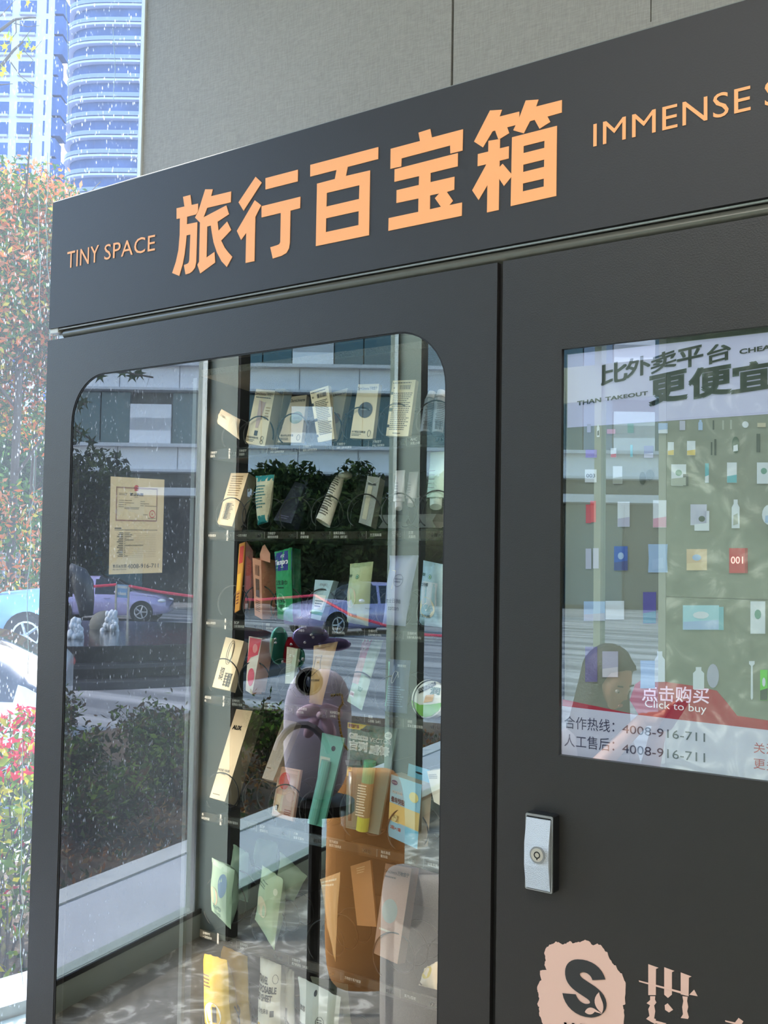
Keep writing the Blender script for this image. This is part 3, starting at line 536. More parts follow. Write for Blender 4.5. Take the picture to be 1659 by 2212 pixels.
def prints(par, S_, items):
    "flat print on the front: grouped by colour and kind"
    bag = {}
    for it in items:
        k, c = it[0], it[1]
        nm = {'r': 'printed_panel', 't': 'lettering', 'e': 'printed_emblem', 'l': 'small_print', 'p': 'printed_shape', 'o': 'printed_outline', 'b': 'barcode'}[k]
        mb = bag.setdefault((nm, c), MB())
        lift = .0006 if k in 'rpe' else .0011
        if k == 'r':
            u0, v0, u1, v1 = it[2:6]; n = 6
            g = [[S_(u0+(u1-u0)*i/n, v0+(v1-v0)*j/n, lift) for i in range(n+1)] for j in range(n+1)]
            mb.add([p for row in g for p in row], [(j*(n+1)+i, j*(n+1)+i+1, (j+1)*(n+1)+i+1, (j+1)*(n+1)+i) for j in range(n) for i in range(n)])
        elif k == 'e': mb.add([S_(it[2]+it[4]*cos(t*.314), it[3]+it[5]*sin(t*.314), lift+.0003) for t in range(20)], [tuple(range(20))])
        elif k == 'p': mb.prism([it[2]], lambda a, b: S_(a, b, lift+.0002), (0, 0, 0))
        elif k == 'o': mb.tube([S_(a, b, .001) for a, b in it[2]], .0005, 4)
        elif k == 't': put_text(mb, it[2], lambda a, b: S_(a, b, lift), *it[3:7], it[7] if len(it) > 7 else .01)
        elif k == 'l':
            u0, v0, u1, v1, nl = it[2:7]
            for i in range(nl):
                v = v1-(v1-v0)*(i+.5)/nl; u = u0; e_ = u1-random.random()*.25*(u1-u0)
                while u < e_:
                    w_ = random.uniform(.04, .12)*(u1-u0)+.01; w_ = min(w_, e_-u+.005); hh = (v1-v0)/nl*.22
                    mb.add([S_(u, v-hh, lift), S_(u+w_*.8, v-hh, lift), S_(u+w_*.8, v+hh, lift), S_(u, v+hh, lift)], [(0, 1, 2, 3)]); u += w_
        elif k == 'b':
            u0, v0, u1, v1, nl = it[2:7]
            for i in range(nl):
                u = u0+(u1-u0)*(i+.2)/nl; d = (u1-u0)/nl*random.choice([.3, .5, .7]); mb.add([S_(u, v0, lift), S_(u+d, v0, lift), S_(u+d, v1, lift), S_(u, v1, lift)], [(0, 1, 2, 3)])
    for (nm, c), mb in bag.items():
        mb.build(nm, paint(c), par, fix=False)
def product(name, label, cat, q, col, y0=.122, d=.03, kind='box', pr=(), side=None, bulge=.012, rough=.5, amax=.62, group=None, extra=None):
    Q = lean(q, y0, amax); nn = (Q[1]-Q[0]).cross(Q[3]-Q[0]).normalized()
    if nn.y > 0: nn = -nn
    base = Vec((sum(p.x for p in Q[:2])/2, Q[0].y, min(Q[0].z, Q[1].z)))
    t = thing(name, label, cat, base, group)
    bil = lambda u, v: (Q[0]*(1-u)+Q[1]*u)*(1-v)+(Q[3]*(1-u)+Q[2]*u)*v
    if kind == 'box' or kind == 'card':
        if kind == 'card': d = .003
        S_ = lambda u, v, o=0.0: bil(u, v)+nn*o
        dv = Vec((0, d, 0)) if kind == 'box' else -nn*d
        if kind == 'box': dv = -nn*d; dv = Vec((0, dv.y, dv.z))
        mb = MB(); f = [bil(0, 0), bil(1, 0), bil(1, 1), bil(0, 1)]; bk = [p+dv for p in f]
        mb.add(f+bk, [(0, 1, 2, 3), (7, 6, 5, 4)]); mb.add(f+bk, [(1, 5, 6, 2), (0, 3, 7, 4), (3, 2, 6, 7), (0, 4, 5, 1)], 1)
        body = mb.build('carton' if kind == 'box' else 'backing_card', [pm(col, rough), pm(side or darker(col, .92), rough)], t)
    else:
        def bl(u, v):
            e = max(0, sin(pi*min(max(v, 0), 1)))**.55*max(0, sin(pi*min(max(u, 0), 1)))**.5
            if kind == 'tube': e = max(0, sin(pi*u))**.5*(1 if v < .75 else max(0, (1-v)/.25)**.6)
            return e
        ph = random.random()*9
        def S_(u, v, o=0.0):
            uu = .5+(u-.5)*(1-.05*sin(pi*v)) if kind == 'pouch' else u
            wr = .0016*sin(9*v+5*u+ph)*sin(13*u-4*v+ph) if kind == 'pouch' else 0
            if kind == 'pouch' and v > .9: wr += .002*sin(22*u+ph)*(v-.9)*10
            return bil(uu, v)+nn*(bulge*bl(u, v)+wr+o)
        N1, N2 = 14, 20; mb = MB()
        for sgn in (1, -1):
            g = [S_(i/N1, j/N2) if sgn > 0 else bil((.5+(i/N1-.5)*(1-.05*sin(pi*j/N2))) if kind == 'pouch' else i/N1, j/N2)-nn*(bulge*bl(i/N1, j/N2)*(d/.03)) for j in range(N2+1) for i in range(N1+1)]
            mb.add(g, [(j*(N1+1)+i, j*(N1+1)+i+1, (j+1)*(N1+1)+i+1, (j+1)*(N1+1)+i) for j in range(N2) for i in range(N1)])
        body = mb.build('pouch_body' if kind == 'pouch' else 'tube_body', pm(col, rough), t, smooth=True)
    body_ = body
    prints(t, S_, pr)
    if extra: extra(t, S_, nn, bil)
    return t, S_, nn
CRM, INK, TAN = (255, 240, 204), (74, 66, 58), (196, 170, 120)
def Q3(*p): return [c3(*a) for a in p]
def Q4(*p): return [c4(*a) for a in p]
def Q5(*p): return [c5(*a) for a in p]
def Q6(*p): return [c6(*a) for a in p]
# row 1
def curl(t, S_, nn, bil):
    MB().add([S_(.62, .1, .004), S_(1.0, .1, .004), S_(1.02, .95, .02), S_(.85, 1.0, .02)], [(0, 1, 2, 3)]).build('label_flap', pm((230, 212, 180)), t)
product('sample_sachet', 'cream curled sachet tilted in the first coil of the top row', 'sachet', Q3((80, 497), (262, 632), (266, 500), (148, 434)), (236, 214, 186), kind='pouch', bulge=.006, amax=.2, pr=[('e', (150, 140, 110), .35, .62, .06, .07), ('l', (120, 110, 95), .2, .55, .5, .7, 2)], extra=curl)
def loopbehind(x, y, w, h, c=(226, 206, 160)):
    pass
product('cosmetic_box', 'cream box printed with a pink tube, second from left in the top row', 'box', Q3((300, 655), (428, 677), (495, 312), (372, 302)), CRM, d=.03, pr=[('t', INK, 'DermUniverse', .03, .885, .58, .945), ('t', INK, '万物悠宁', .6, .885, .97, .95), ('l', INK, .1, .83, .95, .87, 1), ('p', (214, 188, 184), [(.36, .3), (.5, .3), (.66, .78), (.6, .765), (.5, .775), (.4, .79), (.3, .8)]), ('p', (60, 58, 64), [(.36, .16), (.52, .16), (.53, .25), (.36, .25)]), ('t', INK, '深润身体精华乳', .02, .1, .62, .14), ('l', INK, .02, .04, .5, .09, 2), ('l', TAN, .72, .45, .95, .7, 5), ('o', INK, [(.8+.07*cos(a*.7), .13+.035*sin(a*.7)) for a in range(10)]), ('o', INK, [(.8+.07*cos(a*.7), .06+.03*sin(a*.7)) for a in range(10)])])
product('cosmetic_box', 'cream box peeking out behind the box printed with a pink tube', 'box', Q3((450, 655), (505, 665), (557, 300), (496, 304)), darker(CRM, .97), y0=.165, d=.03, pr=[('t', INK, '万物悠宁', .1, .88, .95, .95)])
product('cosmetic_box', 'cream box with a pale green oval, third from left in the top row', 'box', Q3((510, 650), (665, 652), (702, 340), (605, 352)), (240, 220, 190), d=.012, pr=[('t', INK, 'DermUniverse', .05, .86, .95, .93), ('e', (150, 172, 158), .6, .52, .33, .13), ('l', (90, 110, 100), .45, .49, .8, .54, 2), ('t', INK, '倦云手心护手霜', .06, .12, .62, .165), ('l', INK, .06, .04, .5, .1, 2), ('o', INK, [(.86+.07*cos(a*.7), .1+.06*sin(a*.7)) for a in range(10)])])
product('cosmetic_box', 'cream card back covered in small print and tilted left, middle of the top row', 'box', Q3((775, 652), (882, 628), (842, 280), (722, 318)), CRM, d=.01, pr=[('l', INK, .04, .93, .9, .97, 1), ('b', INK, .35, .82, .85, .9, 14), ('l', INK, .18, .12, .97, .78, 20), ('o', INK, [(.12+.04*cos(a*.7), .86+.015*sin(a*.7)) for a in range(10)]), ('r', (30, 34, 40), 0, .7, .1, .755), ('r', (30, 34, 40), 0, .4, .18, .455), ('r', (30, 34, 40), 0, .1, .1, .15)])
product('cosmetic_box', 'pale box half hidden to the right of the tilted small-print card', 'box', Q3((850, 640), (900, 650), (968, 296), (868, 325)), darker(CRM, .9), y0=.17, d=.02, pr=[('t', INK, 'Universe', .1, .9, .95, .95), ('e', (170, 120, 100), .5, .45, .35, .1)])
product('cosmetic_box', 'cream box with a slate oval beside the mullion, fifth coil of the top row', 'box', Q3((983, 622), (1130, 630), (1173, 268), (1037, 272)), CRM, d=.012, pr=[('t', INK, 'DermUniverse', .03, .885, .56, .945), ('t', INK, '万物悠宁', .58, .885, .95, .95), ('e', (92, 96, 104), .52, .52, .33, .145), ('l', (190, 190, 190), .3, .5, .75, .56, 1), ('t', INK, '多干眠宝沉香精油', .05, .1, .65, .14), ('l', INK, .05, .04, .5, .09, 2), ('o', INK, [(.82+.07*cos(a*.7), .1+.06*sin(a*.7)) for a in range(10)])])
product('cosmetic_box', 'cream card back with barcode standing upright, sixth coil of the top row', 'box', Q3((1217, 607), (1362, 612), (1412, 242), (1262, 248)), CRM, d=.012, pr=[('l', INK, .05, .93, .95, .97, 1), ('b', INK, .35, .83, .82, .91, 14), ('l', INK, .12, .1, .96, .78, 20), ('r', (30, 34, 40), 0, .74, .1, .79), ('r', (30, 60, 54), .02, .44, .16, .5), ('r', (30, 34, 40), 0, .15, .1, .2), ('l', INK, .3, .03, .7, .07, 1), ('e', INK, .12, .86, .03, .012)])
def cyl(par, name, a, b, r0, r1, m, n=20):
    return MB().tube([a, a.lerp(b, .02), b.lerp(a, .02), b], [r0*.93, r0, r1, r1*.93], n).build(name, m, par, smooth=False)
def bottle(label, pts, y0, rb, rc, cb, cc, name='spray_bottle', cat='bottle', pr=None, group=None):
    a = P(*pts[0], y0); m = P(*pts[1], y0+.02); b = P(*pts[2], y0+.028)
    t = thing(name, label, cat, a, group)
    cyl(t, 'bottle_body', a, m, rb, rb, cb); cyl(t, 'cap', m, b, rc, rc*.9, cc)
    ax = (m-a).normalized(); fr = Vec((.64, -.77, 0)); sd = ax.cross(fr).normalized(); fr = sd.cross(ax)
    def S_(u, v, o=0): th = (u-.5)*2.0; return a.lerp(m, v)+(fr*cos(th)-sd*sin(th))*(rb+.0003+o)*(-1 if fr.y > 0 else 1)
    if pr: prints(t, S_, pr)
    return t
bt = [('l', (60, 66, 74), .1, .15, .9, .85, 14), ('b', (50, 54, 60), .2, .05, .8, .3, 16)]
bottle('grey spray bottle with white cap, left of the top row pair', [c3(1475, 590), c3(1508, 372), c3(1522, 330)], .135, .0125, .011, pm((150, 162, 172), .3), pm((214, 224, 232), .3), pr=bt)
bottle('grey spray bottle with white cap, right of the top row pair', [c3(1552, 592), c3(1572, 362), c3(1582, 322)], .14, .0125, .011, pm((158, 168, 178), .3), pm((214, 224, 232), .3), pr=bt)
# row 2
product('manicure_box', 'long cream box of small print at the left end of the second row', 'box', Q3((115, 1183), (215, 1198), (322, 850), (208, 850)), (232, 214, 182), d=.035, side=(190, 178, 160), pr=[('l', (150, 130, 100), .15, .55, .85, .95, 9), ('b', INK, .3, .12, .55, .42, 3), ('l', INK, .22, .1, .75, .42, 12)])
product('toilet_seat_cover_pack', 'white and teal crinkled pouch beside the long cream box', 'pouch', Q3((385, 1190), (450, 1170), (490, 860), (375, 870)), (226, 222, 196), kind='pouch', bulge=.02, pr=[('r', (34, 150, 160), 0, .87, 1, 1), ('r', (24, 140, 150), 0, 0, 1, .16), ('l', (60, 130, 140), .1, .3, .9, .8, 8)])
MB_ = product('perfume_box', 'dark navy slim box leaning back in shadow, third lane of the second row', 'box', Q3((485, 1155), (600, 1178), (690, 925), (625, 905)), (40, 42, 62), d=.03, pr=[('t', (120, 120, 150), '睡眠香氛', .25, .86, .8, .9), ('l', (110, 110, 140), .2, .06, .8, .16, 2)])
def pump(t, S_, nn, bil):
    a = bil(.5, .97); MB().ell(a+Vec((.006, .012, .006)), .016, .018, .010, mi=0).build('cap', pm((214, 212, 200), .3), t, smooth=True)
product('spray_can', 'white spray can with printed text and rounded cap, leaning right in the second row', 'can', Q3((765, 1155), (850, 1195), (948, 880), (895, 862)), (228, 224, 206), kind='tube', bulge=.014, pr=[('l', INK, .15, .1, .9, .9, 16), ('t', INK, '50ml', .2, .22, .75, .27)], extra=pump)
def hook(t, S_, nn, bil):
    MB().tube([bil(.02, 1), bil(.1, .9), bil(.5, .85), bil(.85, .9), bil(1, 1.02)], .0012, 5).build('hanger_edge', pm((170, 172, 168), .3), t)
product('perfume_tube_box', 'grey translucent slim pack left of the second mullion reflection, second row', 'box', Q3((1040, 1172), (1120, 1200), (1180, 880), (1098, 868)), (150, 152, 140), d=.02, rough=.25, pr=[('r', (190, 186, 160), .2, .1, .55, .8), ('r', (60, 62, 60), .15, .82, .8, .86)], extra=hook)
def tubeprod(label, capb, capt, top, w, ccol, bcol, y0=.135):
    a, b, c = P(*capb, y0), P(*capt, y0+.01), P(*top, y0+.03); t = thing('cream_tube', label, 'tube', a)
    cyl(t, 'cap', a, b, w*.62, w*.66, ccol)
    N = 8; mb = MB(); n = 16; vs = []
    for i in range(N+1):
        k = i/N; p = b.lerp(c, k); sq = 1-k*.96
        vs += [p+Vec((w*(1 if k < .2 else 1)*cos(2*pi*j/n), w*sq*sin(2*pi*j/n), 0)) for j in range(n)]
    mb.add(vs, [(i*n+j, i*n+(j+1) % n, (i+1)*n+(j+1) % n, (i+1)*n+j) for i in range(N) for j in range(n)]).build('tube_body', bcol, t, smooth=True)
    lt = MB()
    for k in range(5): p = b.lerp(c, .2+.09*k); lt.box(p.x-w*.5, p.x+w*.3, p.y-w*.99, p.y-w*.95, p.z, p.z+.0012)
    lt.build('small_print', paint((120, 128, 134)), t)
    return t
TW = pm((222, 220, 226), .35)
tubeprod('small white cream tube on the grey stand, nearer one of the second row pair', c3(1300, 1083), c3(1302, 1035), c3(1312, 832), .0125, TW, TW)
tubeprod('small white cream tube behind the nearer one on the grey stand', c3(1378, 1060), c3(1382, 1015), c3(1400, 842), .0125, TW, TW, .165)
tubeprod('pale mint cream tube cut by the frame at the second row right end', c3(1542, 1072), c3(1544, 1010), c3(1560, 712), .02, pm((196, 220, 214), .35), pm((186, 222, 214), .35))
for nm, q_ in (('under the two white cream tubes', [(1170, 1122), (1286, 1122), (1262, 1165), (1285, 1208), (1168, 1208), (1196, 1165)]), ('under the pale mint cream tube', [(1420, 1118), (1546, 1116), (1520, 1163), (1546, 1206), (1420, 1206), (1446, 1163)])):
    o = MB().prism([q_], lambda a, b: P(*c3(a, b), .13), (0, .05, 0)).build('tube_stand', mat('grey_acrylic', (120, 124, 122), .3, alpha=.7), None); tag(o, 'hourglass shaped grey acrylic stand '+nm, 'stand', 'hourglass stands')
# row 3
product('amulet_card', 'tall orange and yellow packet at the left end of the third row', 'packet', Q4((232, 525), (262, 505), (300, 62), (262, 75)), (214, 150, 50), d=.004, pr=[('r', (196, 50, 40), .2, .7, .9, .95), ('r', (240, 190, 60), .1, .3, .8, .55), ('l', (120, 50, 20), .2, .1, .8, .28, 4)])
product('amulet_card', 'dark red packet just behind the orange and yellow packet', 'packet', Q4((290, 500), (350, 505), (352, 120), (305, 52)), (86, 24, 26), y0=.16, d=.01, pr=[('r', (130, 40, 36), .2, .3, .8, .8)])
def tab(cpts, col, hole=None):
    def f(t, S_, nn, bil):
        MB().prism([cpts], lambda a, b: S_(a, b, -.004), tuple(-nn*.001)).build('hanging_tab', pm(col), t)
    return f
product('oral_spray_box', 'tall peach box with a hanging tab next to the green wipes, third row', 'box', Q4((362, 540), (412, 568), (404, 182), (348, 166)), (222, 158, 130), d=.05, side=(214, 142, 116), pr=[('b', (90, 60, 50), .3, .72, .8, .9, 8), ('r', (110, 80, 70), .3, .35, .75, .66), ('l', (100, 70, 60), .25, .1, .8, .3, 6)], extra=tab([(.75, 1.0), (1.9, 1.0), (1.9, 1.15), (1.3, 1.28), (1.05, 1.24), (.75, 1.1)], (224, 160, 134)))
product('wet_wipes', 'green wet wipes pack with a blue label in the third row', 'wipes', Q4((512, 560), (612, 585), (605, 98), (492, 128)), (42, 158, 104), kind='pouch', bulge=.012, d=.03, rough=.35, pr=[('r', (38, 44, 140), .0, .7, 1, .97), ('t', (236, 238, 250), 'Tempo', .08, .77, .85, .86, .05), ('t', (236, 238, 250), '得宝', .42, .885, .68, .93), ('r', (236, 238, 250), .15, .745, .75, .752), ('t', (14, 60, 44), '卫生湿巾', .16, .5, .85, .565, .02), ('l', (14, 60, 44), .25, .44, .75, .48, 1), ('e', (120, 200, 160), .42, .25, .34, .13), ('t', (20, 80, 60), '99.9%', .14, .25, .72, .31, .02), ('t', (20, 80, 60), '杀菌率', .22, .17, .66, .22, .01)])
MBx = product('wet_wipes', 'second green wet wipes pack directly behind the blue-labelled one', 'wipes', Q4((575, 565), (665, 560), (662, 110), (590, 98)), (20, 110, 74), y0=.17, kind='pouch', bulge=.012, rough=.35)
product('tissue_pack', 'small pale blue tissue pack with green base in the third row', 'tissues', Q4((728, 560), (790, 575), (876, 314), (756, 308)), (176, 204, 214), d=.02, pr=[('t', (240, 244, 250), '手帕巾', .3, .84, .75, .92), ('r', (60, 150, 120), .0, .12, 1, .2), ('r', (232, 240, 236), .15, .25, .85, .62), ('l', (80, 110, 100), .2, .3, .8, .5, 3)])
cott = lambda w_: [('t', (40, 90, 70), 'cotton', .02, .76, .3, .81, .02), ('e', (60, 140, 104), .55, .76, .075, .035), ('o', (230, 244, 236), [(.55+.05*cos(a*.7), .76+.022*sin(a*.7)) for a in range(10)]), ('t', (60, 80, 70), w_, .06, .12, .6, .17, .01)]
product('underwear_pack', 'pale sage green pouch with crimped top, middle right of the third row', 'pouch', Q4((962, 585), (1102, 612), (1136, 190), (985, 205)), (190, 204, 160), kind='pouch', bulge=.02, pr=cott('男士日抛')+[('e', (222, 208, 172), .3, .42, .28, .17), ('r', (172, 190, 146), .1, .93, .95, 1)])
product('underwear_pack', 'lavender blue pouch with a cream tag behind the second mullion reflection, third row', 'pouch', Q4((1198, 598), (1345, 612), (1428, 150), (1246, 152)), (160, 168, 206), kind='pouch', bulge=.022, pr=[('p', (236, 226, 190), [(.02, .52), (.42, .5), (.48, .76), (.1, .78)]), ('t', (70, 76, 120), '女士日抛', .2, .3, .8, .36, .01), ('t', (70, 76, 120), 'cotton', .35, .2, .75, .25, .01), ('o', (90, 96, 140), [(.62+.16*cos(a*.6), .62+.09*sin(a*.6)) for a in range(12)]), ('l', (90, 96, 140), .5, .58, .75, .66, 2)])
product('underwear_pack', 'sky blue pouch cut by the frame at the third row right end', 'pouch', Q4((1432, 600), (1588, 622), (1600, 210), (1462, 182)), (166, 204, 222), kind='pouch', bulge=.02, pr=cott('女士内裤')+[('r', (206, 222, 236), .0, .32, 1, .68), ('t', (50, 70, 90), '女士内裤', .04, .6, .5, .66, .01), ('e', (230, 226, 196), .45, .28, .35, .16), ('p', (250, 250, 250), [(.3, .3), (.45, .22), (.6, .32), (.5, .36), (.4, .33)])])
# row 4
product('earplug_box', 'cream box with an earplug drawing at the left end of the fourth row', 'box', Q4((55, 1000), (200, 1032), (292, 708), (144, 675)), (238, 224, 192), d=.02, pr=[('o', INK, [(.58+.13*cos(a*.35), .72+.24*sin(a*.35)) for a in range(19)]), ('o', INK, [(.6+.08*cos(a*.35), .72+.2*sin(a*.35)) for a in range(19)]), ('t', INK, '柔软耳塞', .38, .16, .55, .42, .01), ('b', INK, .62, .06, .95, .3, 3), ('l', INK, .62, .06, .95, .34, 5), ('l', INK, .12, .15, .28, .19, 1)])
product('moist_tissue_box', 'red and white slim box beside the earplug box, fourth row', 'box', Q4((303, 1030), (345, 1056), (410, 690), (325, 676)), (236, 226, 214), d=.045, side=(228, 176, 160), rough=.3, pr=[('p', (226, 70, 84), [(.0, .5), (.3, .62), (.9, .7), (1, .98), (.1, .98)]), ('e', (232, 90, 110), .55, .28, .38, .16), ('e', (240, 150, 150), .6, .8, .2, .08)])
product('towel_card', 'narrow pale card with barcode behind the lavender bag reflection, fourth row', 'card', Q4((560, 985), (612, 985), (642, 760), (572, 745)), (196, 200, 178), d=.01, pr=[('b', (230, 236, 220), .1, .8, .9, .95, 8), ('l', (240, 244, 230), .1, .2, .6, .78, 12)])
product('sock_pack', 'kraft tan pack with a sock drawing in the middle of the fourth row', 'pack', Q4((716, 1110), (800, 1125), (905, 712), (748, 740)), (198, 160, 108), kind='pouch', bulge=.012, pr=[('o', INK, [(.25, .8), (.55, .8), (.53, .68), (.62, .58), (.45, .55), (.3, .5), (.12, .46), (.1, .5), (.25, .62), (.25, .8)]), ('r', (170, 132, 82), .3, .76, .54, .78), ('t', INK, '旅行日抛袜', .05, .37, .7, .41, .01), ('l', (150, 116, 74), .2, .92, .8, .95, 1)])
product('mouthwash_sachet', 'leaning pink and mint mouthwash sachet right of the kraft pack', 'sachet', Q4((965, 1100), (1060, 1160), (1200, 704), (1068, 700)), (170, 196, 178), kind='pouch', bulge=.008, pr=[('r', (190, 106, 130), .0, .7, .5, 1), ('r', (200, 170, 168), .0, .3, .5, .7), ('t', (236, 220, 226), 'BOP', .08, .82, .35, .87, .02), ('t', (90, 140, 110), 'BOP', .55, .22, .8, .28, .02), ('r', (232, 226, 226), .1, .1, .4, .18), ('t', (170, 50, 70), '立享装', .12, .12, .38, .16, .01)])
product('mint_candy_pack', 'navy blue foil pack with a white emblem behind the second mullion reflection, fourth row', 'packet', Q4((1206, 1165), (1356, 1182), (1378, 835), (1240, 825)), (56, 72, 108), kind='pouch', bulge=.006, rough=.28, pr=[('o', (226, 232, 240), [(.4+.16*cos(a*.5), .66+.12*sin(a*.62)) for a in range(13)]), ('t', (200, 210, 224), '薄荷糖', .45, .86, .85, .91, .01), ('l', (120, 140, 170), .1, .1, .9, .5, 9), ('r', (120, 190, 180), .0, .1, .06, .95)])
t = thing('mint_tin', 'round white and green mint tin tilted at the fourth row right end', 'tin', P(*c4(1490, 1190), .13)); c_ = P(*c4(1490, 1083), .13)
rw, rh = .030, .0405
fx, fz = Vec((1, 0, 0)), Vec((0, .25, .97)); nn = fx.cross(fz).normalized(); nn = nn if nn.y < 0 else -nn
mb = MB(); mb.add([c_+(fx*cos(a*.2094)+fz*sin(a*.2094))*.0405*k+nn*o for k, o in ((.98, .0), (1.0, -.002), (1.0, -.016)) for a in range(30)], [(i*30+j, i*30+(j+1) % 30, (i+1)*30+(j+1) % 30, (i+1)*30+j) for i in range(2) for j in range(30)]+[tuple(range(30)), tuple(range(60, 90))]); mb.build('tin_lid', pm((232, 236, 226), .3), t)
S_ = lambda u, v, o=0: c_+fx*(u-.5)*.081+fz*(v-.5)*.081+nn*(.0008+o)
prints(t, S_, [('p', (120, 190, 70), [(.03, .42), (.3, .32), (.62, .36), (.97, .44), (.9, .24), (.7, .08), (.5, .02), (.3, .08), (.1, .24)]), ('p', (226, 170, 60), [(.4, .38), (.66, .44), (.68, .62), (.44, .58)]), ('p', (30, 40, 34), [(.18, .72), (.66, .95), (.7, .86), (.22, .6)]), ('t', (40, 110, 60), '润', .56, .62, .84, .8, .03)])
mb = MB(); put_text(mb, 'DOUBLEMINT', lambda u, v: S_(.215+u*.45-v*.03, .645+u*.215+v*.07, .0016), 0, 0, 1, 1, .02); mb.build('lettering', paint((240, 244, 240)), t, fix=False)
# row 5
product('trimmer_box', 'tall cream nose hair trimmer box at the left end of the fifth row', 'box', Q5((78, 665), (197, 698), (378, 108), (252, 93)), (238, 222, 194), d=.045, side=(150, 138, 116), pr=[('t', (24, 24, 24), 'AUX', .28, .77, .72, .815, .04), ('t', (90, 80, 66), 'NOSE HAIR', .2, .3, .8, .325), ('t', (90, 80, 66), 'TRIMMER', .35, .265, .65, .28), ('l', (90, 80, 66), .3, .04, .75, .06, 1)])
product('umbrella_box', 'tall taupe box leaning behind the lavender bag reflection, fifth row', 'box', Q5((440, 545), (512, 562), (668, 180), (578, 162)), (196, 176, 156), d=.02, amax=.5, pr=[('l', (120, 100, 84), .1, .16, .5, .2, 1)])
def rim(t, S_, nn, bil):
    mb = MB(); mb.tube([S_(a, b, .003) for a, b in ((.03, .03), (.03, .97), (.97, .97), (.97, .03), (.03, .03))], .0012, 5); mb.build('blister_rim', pm((226, 206, 190), .25), t)
    mb = MB().add([S_(.4, .15, .008), S_(.9, .15, .008), S_(.9, .85, .008), S_(.4, .85, .008), S_(.34, .1, .001), S_(.96, .1, .001), S_(.96, .9, .001), S_(.34, .9, .001)], [(0, 1, 2, 3), (0, 4, 5, 1), (1, 5, 6, 2), (2, 6, 7, 3), (3, 7, 4, 0)]); mb.build('clear_blister', glass('clear_plastic', 1.9, (.92, .92, .92), .04), t)
product('floss_pick_pack', 'pink blister pack with a red fruit print in the fifth row', 'pack', Q5((505, 790), (640, 828), (692, 492), (560, 468)), (222, 178, 156), d=.008, rough=.3, pr=[('e', (222, 76, 70), .33, .73, .26, .17), ('e', (236, 190, 170), .72, .45, .2, .1), ('r', (234, 206, 170), .05, .1, .4, .45), ('t', (50, 46, 44), 'BOP', .12, .13, .24, .24, .03), ('l', (170, 70, 60), .55, .08, .9, .2, 3)], extra=rim)
def strap_hole(t, S_, nn, bil):
    MB().prism([[(.62+.1*cos(a*.6), .86+.03*sin(a*.6)) for a in range(10)]], lambda a, b: S_(a, b, .0012), (0, 0, 0)).build('hang_hole', paint((40, 50, 50)), t)
    MB().tube([S_(.22, .02, .01), S_(.5, .72, .01)], .011, 14).build('case_tube', pm((112, 178, 166), .3), t, smooth=False)
product('toothbrush_pack', 'teal toothbrush pack with a hang hole in the fifth row', 'pack', Q5((768, 848), (838, 866), (980, 285), (832, 250)), (118, 186, 170), d=.006, rough=.3, pr=[('r', (206, 208, 190), .05, .5, .55, .75), ('r', (96, 170, 154), .0, .0, 1, .4)], extra=strap_hole)
def razor(t, S_, nn, bil):
    MB().box(-.001, .001, 0, 0, 0, 0)
    m = MB().tube([S_(.2, .09, .010), S_(.2, .3, .012), S_(.19, .55, .014)], [.004, .0035, .005], 10); m.build('razor_handle', mat('chrome_handle', (200, 204, 206), .25, .9), t, smooth=True)
    m = MB().add([S_(.06, .6, .012), S_(.4, .62, .012), S_(.4, .67, .016), S_(.06, .65, .016), S_(.06, .6, .006), S_(.4, .62, .006), S_(.4, .67, .008), S_(.06, .65, .008)], [(0, 1, 2, 3), (7, 6, 5, 4), (0, 4, 5, 1), (1, 5, 6, 2), (2, 6, 7, 3), (3, 7, 4, 0)]); m.build('razor_head', mat('razor_grey', (120, 130, 136), .3, .6), t)
    MB().tube([S_(.62, .03, .015), S_(.62, .16, .015)], .0135, 16).build('foam_can_base', pm((180, 190, 60), .35), t)
    MB().tube([S_(.62, .16, .015), S_(.62, .48, .015)], .0135, 16).build('foam_can_label', pm((150, 130, 96), .4), t)
    MB().tube([S_(.62, .48, .015), S_(.62, .68, .015)], .0135, 16).build('foam_can_cap', pm((84, 168, 124), .35), t)
    prints(t, lambda u, v, o=0: S_(.5+u*.24, .17+v*.3, .0292+o), [('l', (230, 224, 200), 0, 0, 1, 1, 12)])
    MB().add([S_(.05, .04, .024), S_(.4, .04, .024), S_(.4, .7, .024), S_(.05, .7, .024), S_(.0, .02, .001), S_(.45, .02, .001), S_(.45, .74, .001), S_(.0, .74, .001)], [(0, 1, 2, 3), (0, 4, 5, 1), (1, 5, 6, 2), (2, 6, 7, 3), (3, 7, 4, 0)]).build('clear_blister', glass('clear_plastic', 1.9, (.92, .92, .92), .04), t)
    MB().prism([[(.4+.13*cos(a*.42), .945+.014*sin(a*.42)) for a in range(15)]], lambda a, b: S_(a, b, .0014), (0, 0, 0)).build('hang_hole', paint((50, 60, 60)), t)
product('razor_pack', 'large grey-green razor and foam blister pack with white lettering in the fifth row', 'pack', Q5((985, 868), (1200, 915), (1322, 225), (1000, 178)), (112, 132, 124), d=.006, y0=.118, pr=[('p', (244, 208, 70), [(0, .94), (.28, .94), (.4, .995), (0, .995)]), ('t', (170, 60, 60), '便携旅行装', .02, .95, .24, .985, .03), ('t', (244, 246, 240), 'Gillette', .04, .85, .44, .9, .06), ('t', (244, 246, 240), 'VECTOR', .48, .845, .93, .885, .03), ('t', (244, 246, 240), '吉列', .05, .745, .44, .83, .06), ('t', (244, 246, 240), '威锋', .5, .735, .92, .82, .06), ('e', (226, 230, 224), .85, .925, .075, .038), ('l', (90, 110, 100), .8, .91, .92, .94, 2), ('r', (226, 214, 150), .0, .49, .12, .58), ('t', (180, 60, 60), '刀架', .01, .55, .11, .575, .02)], extra=razor)
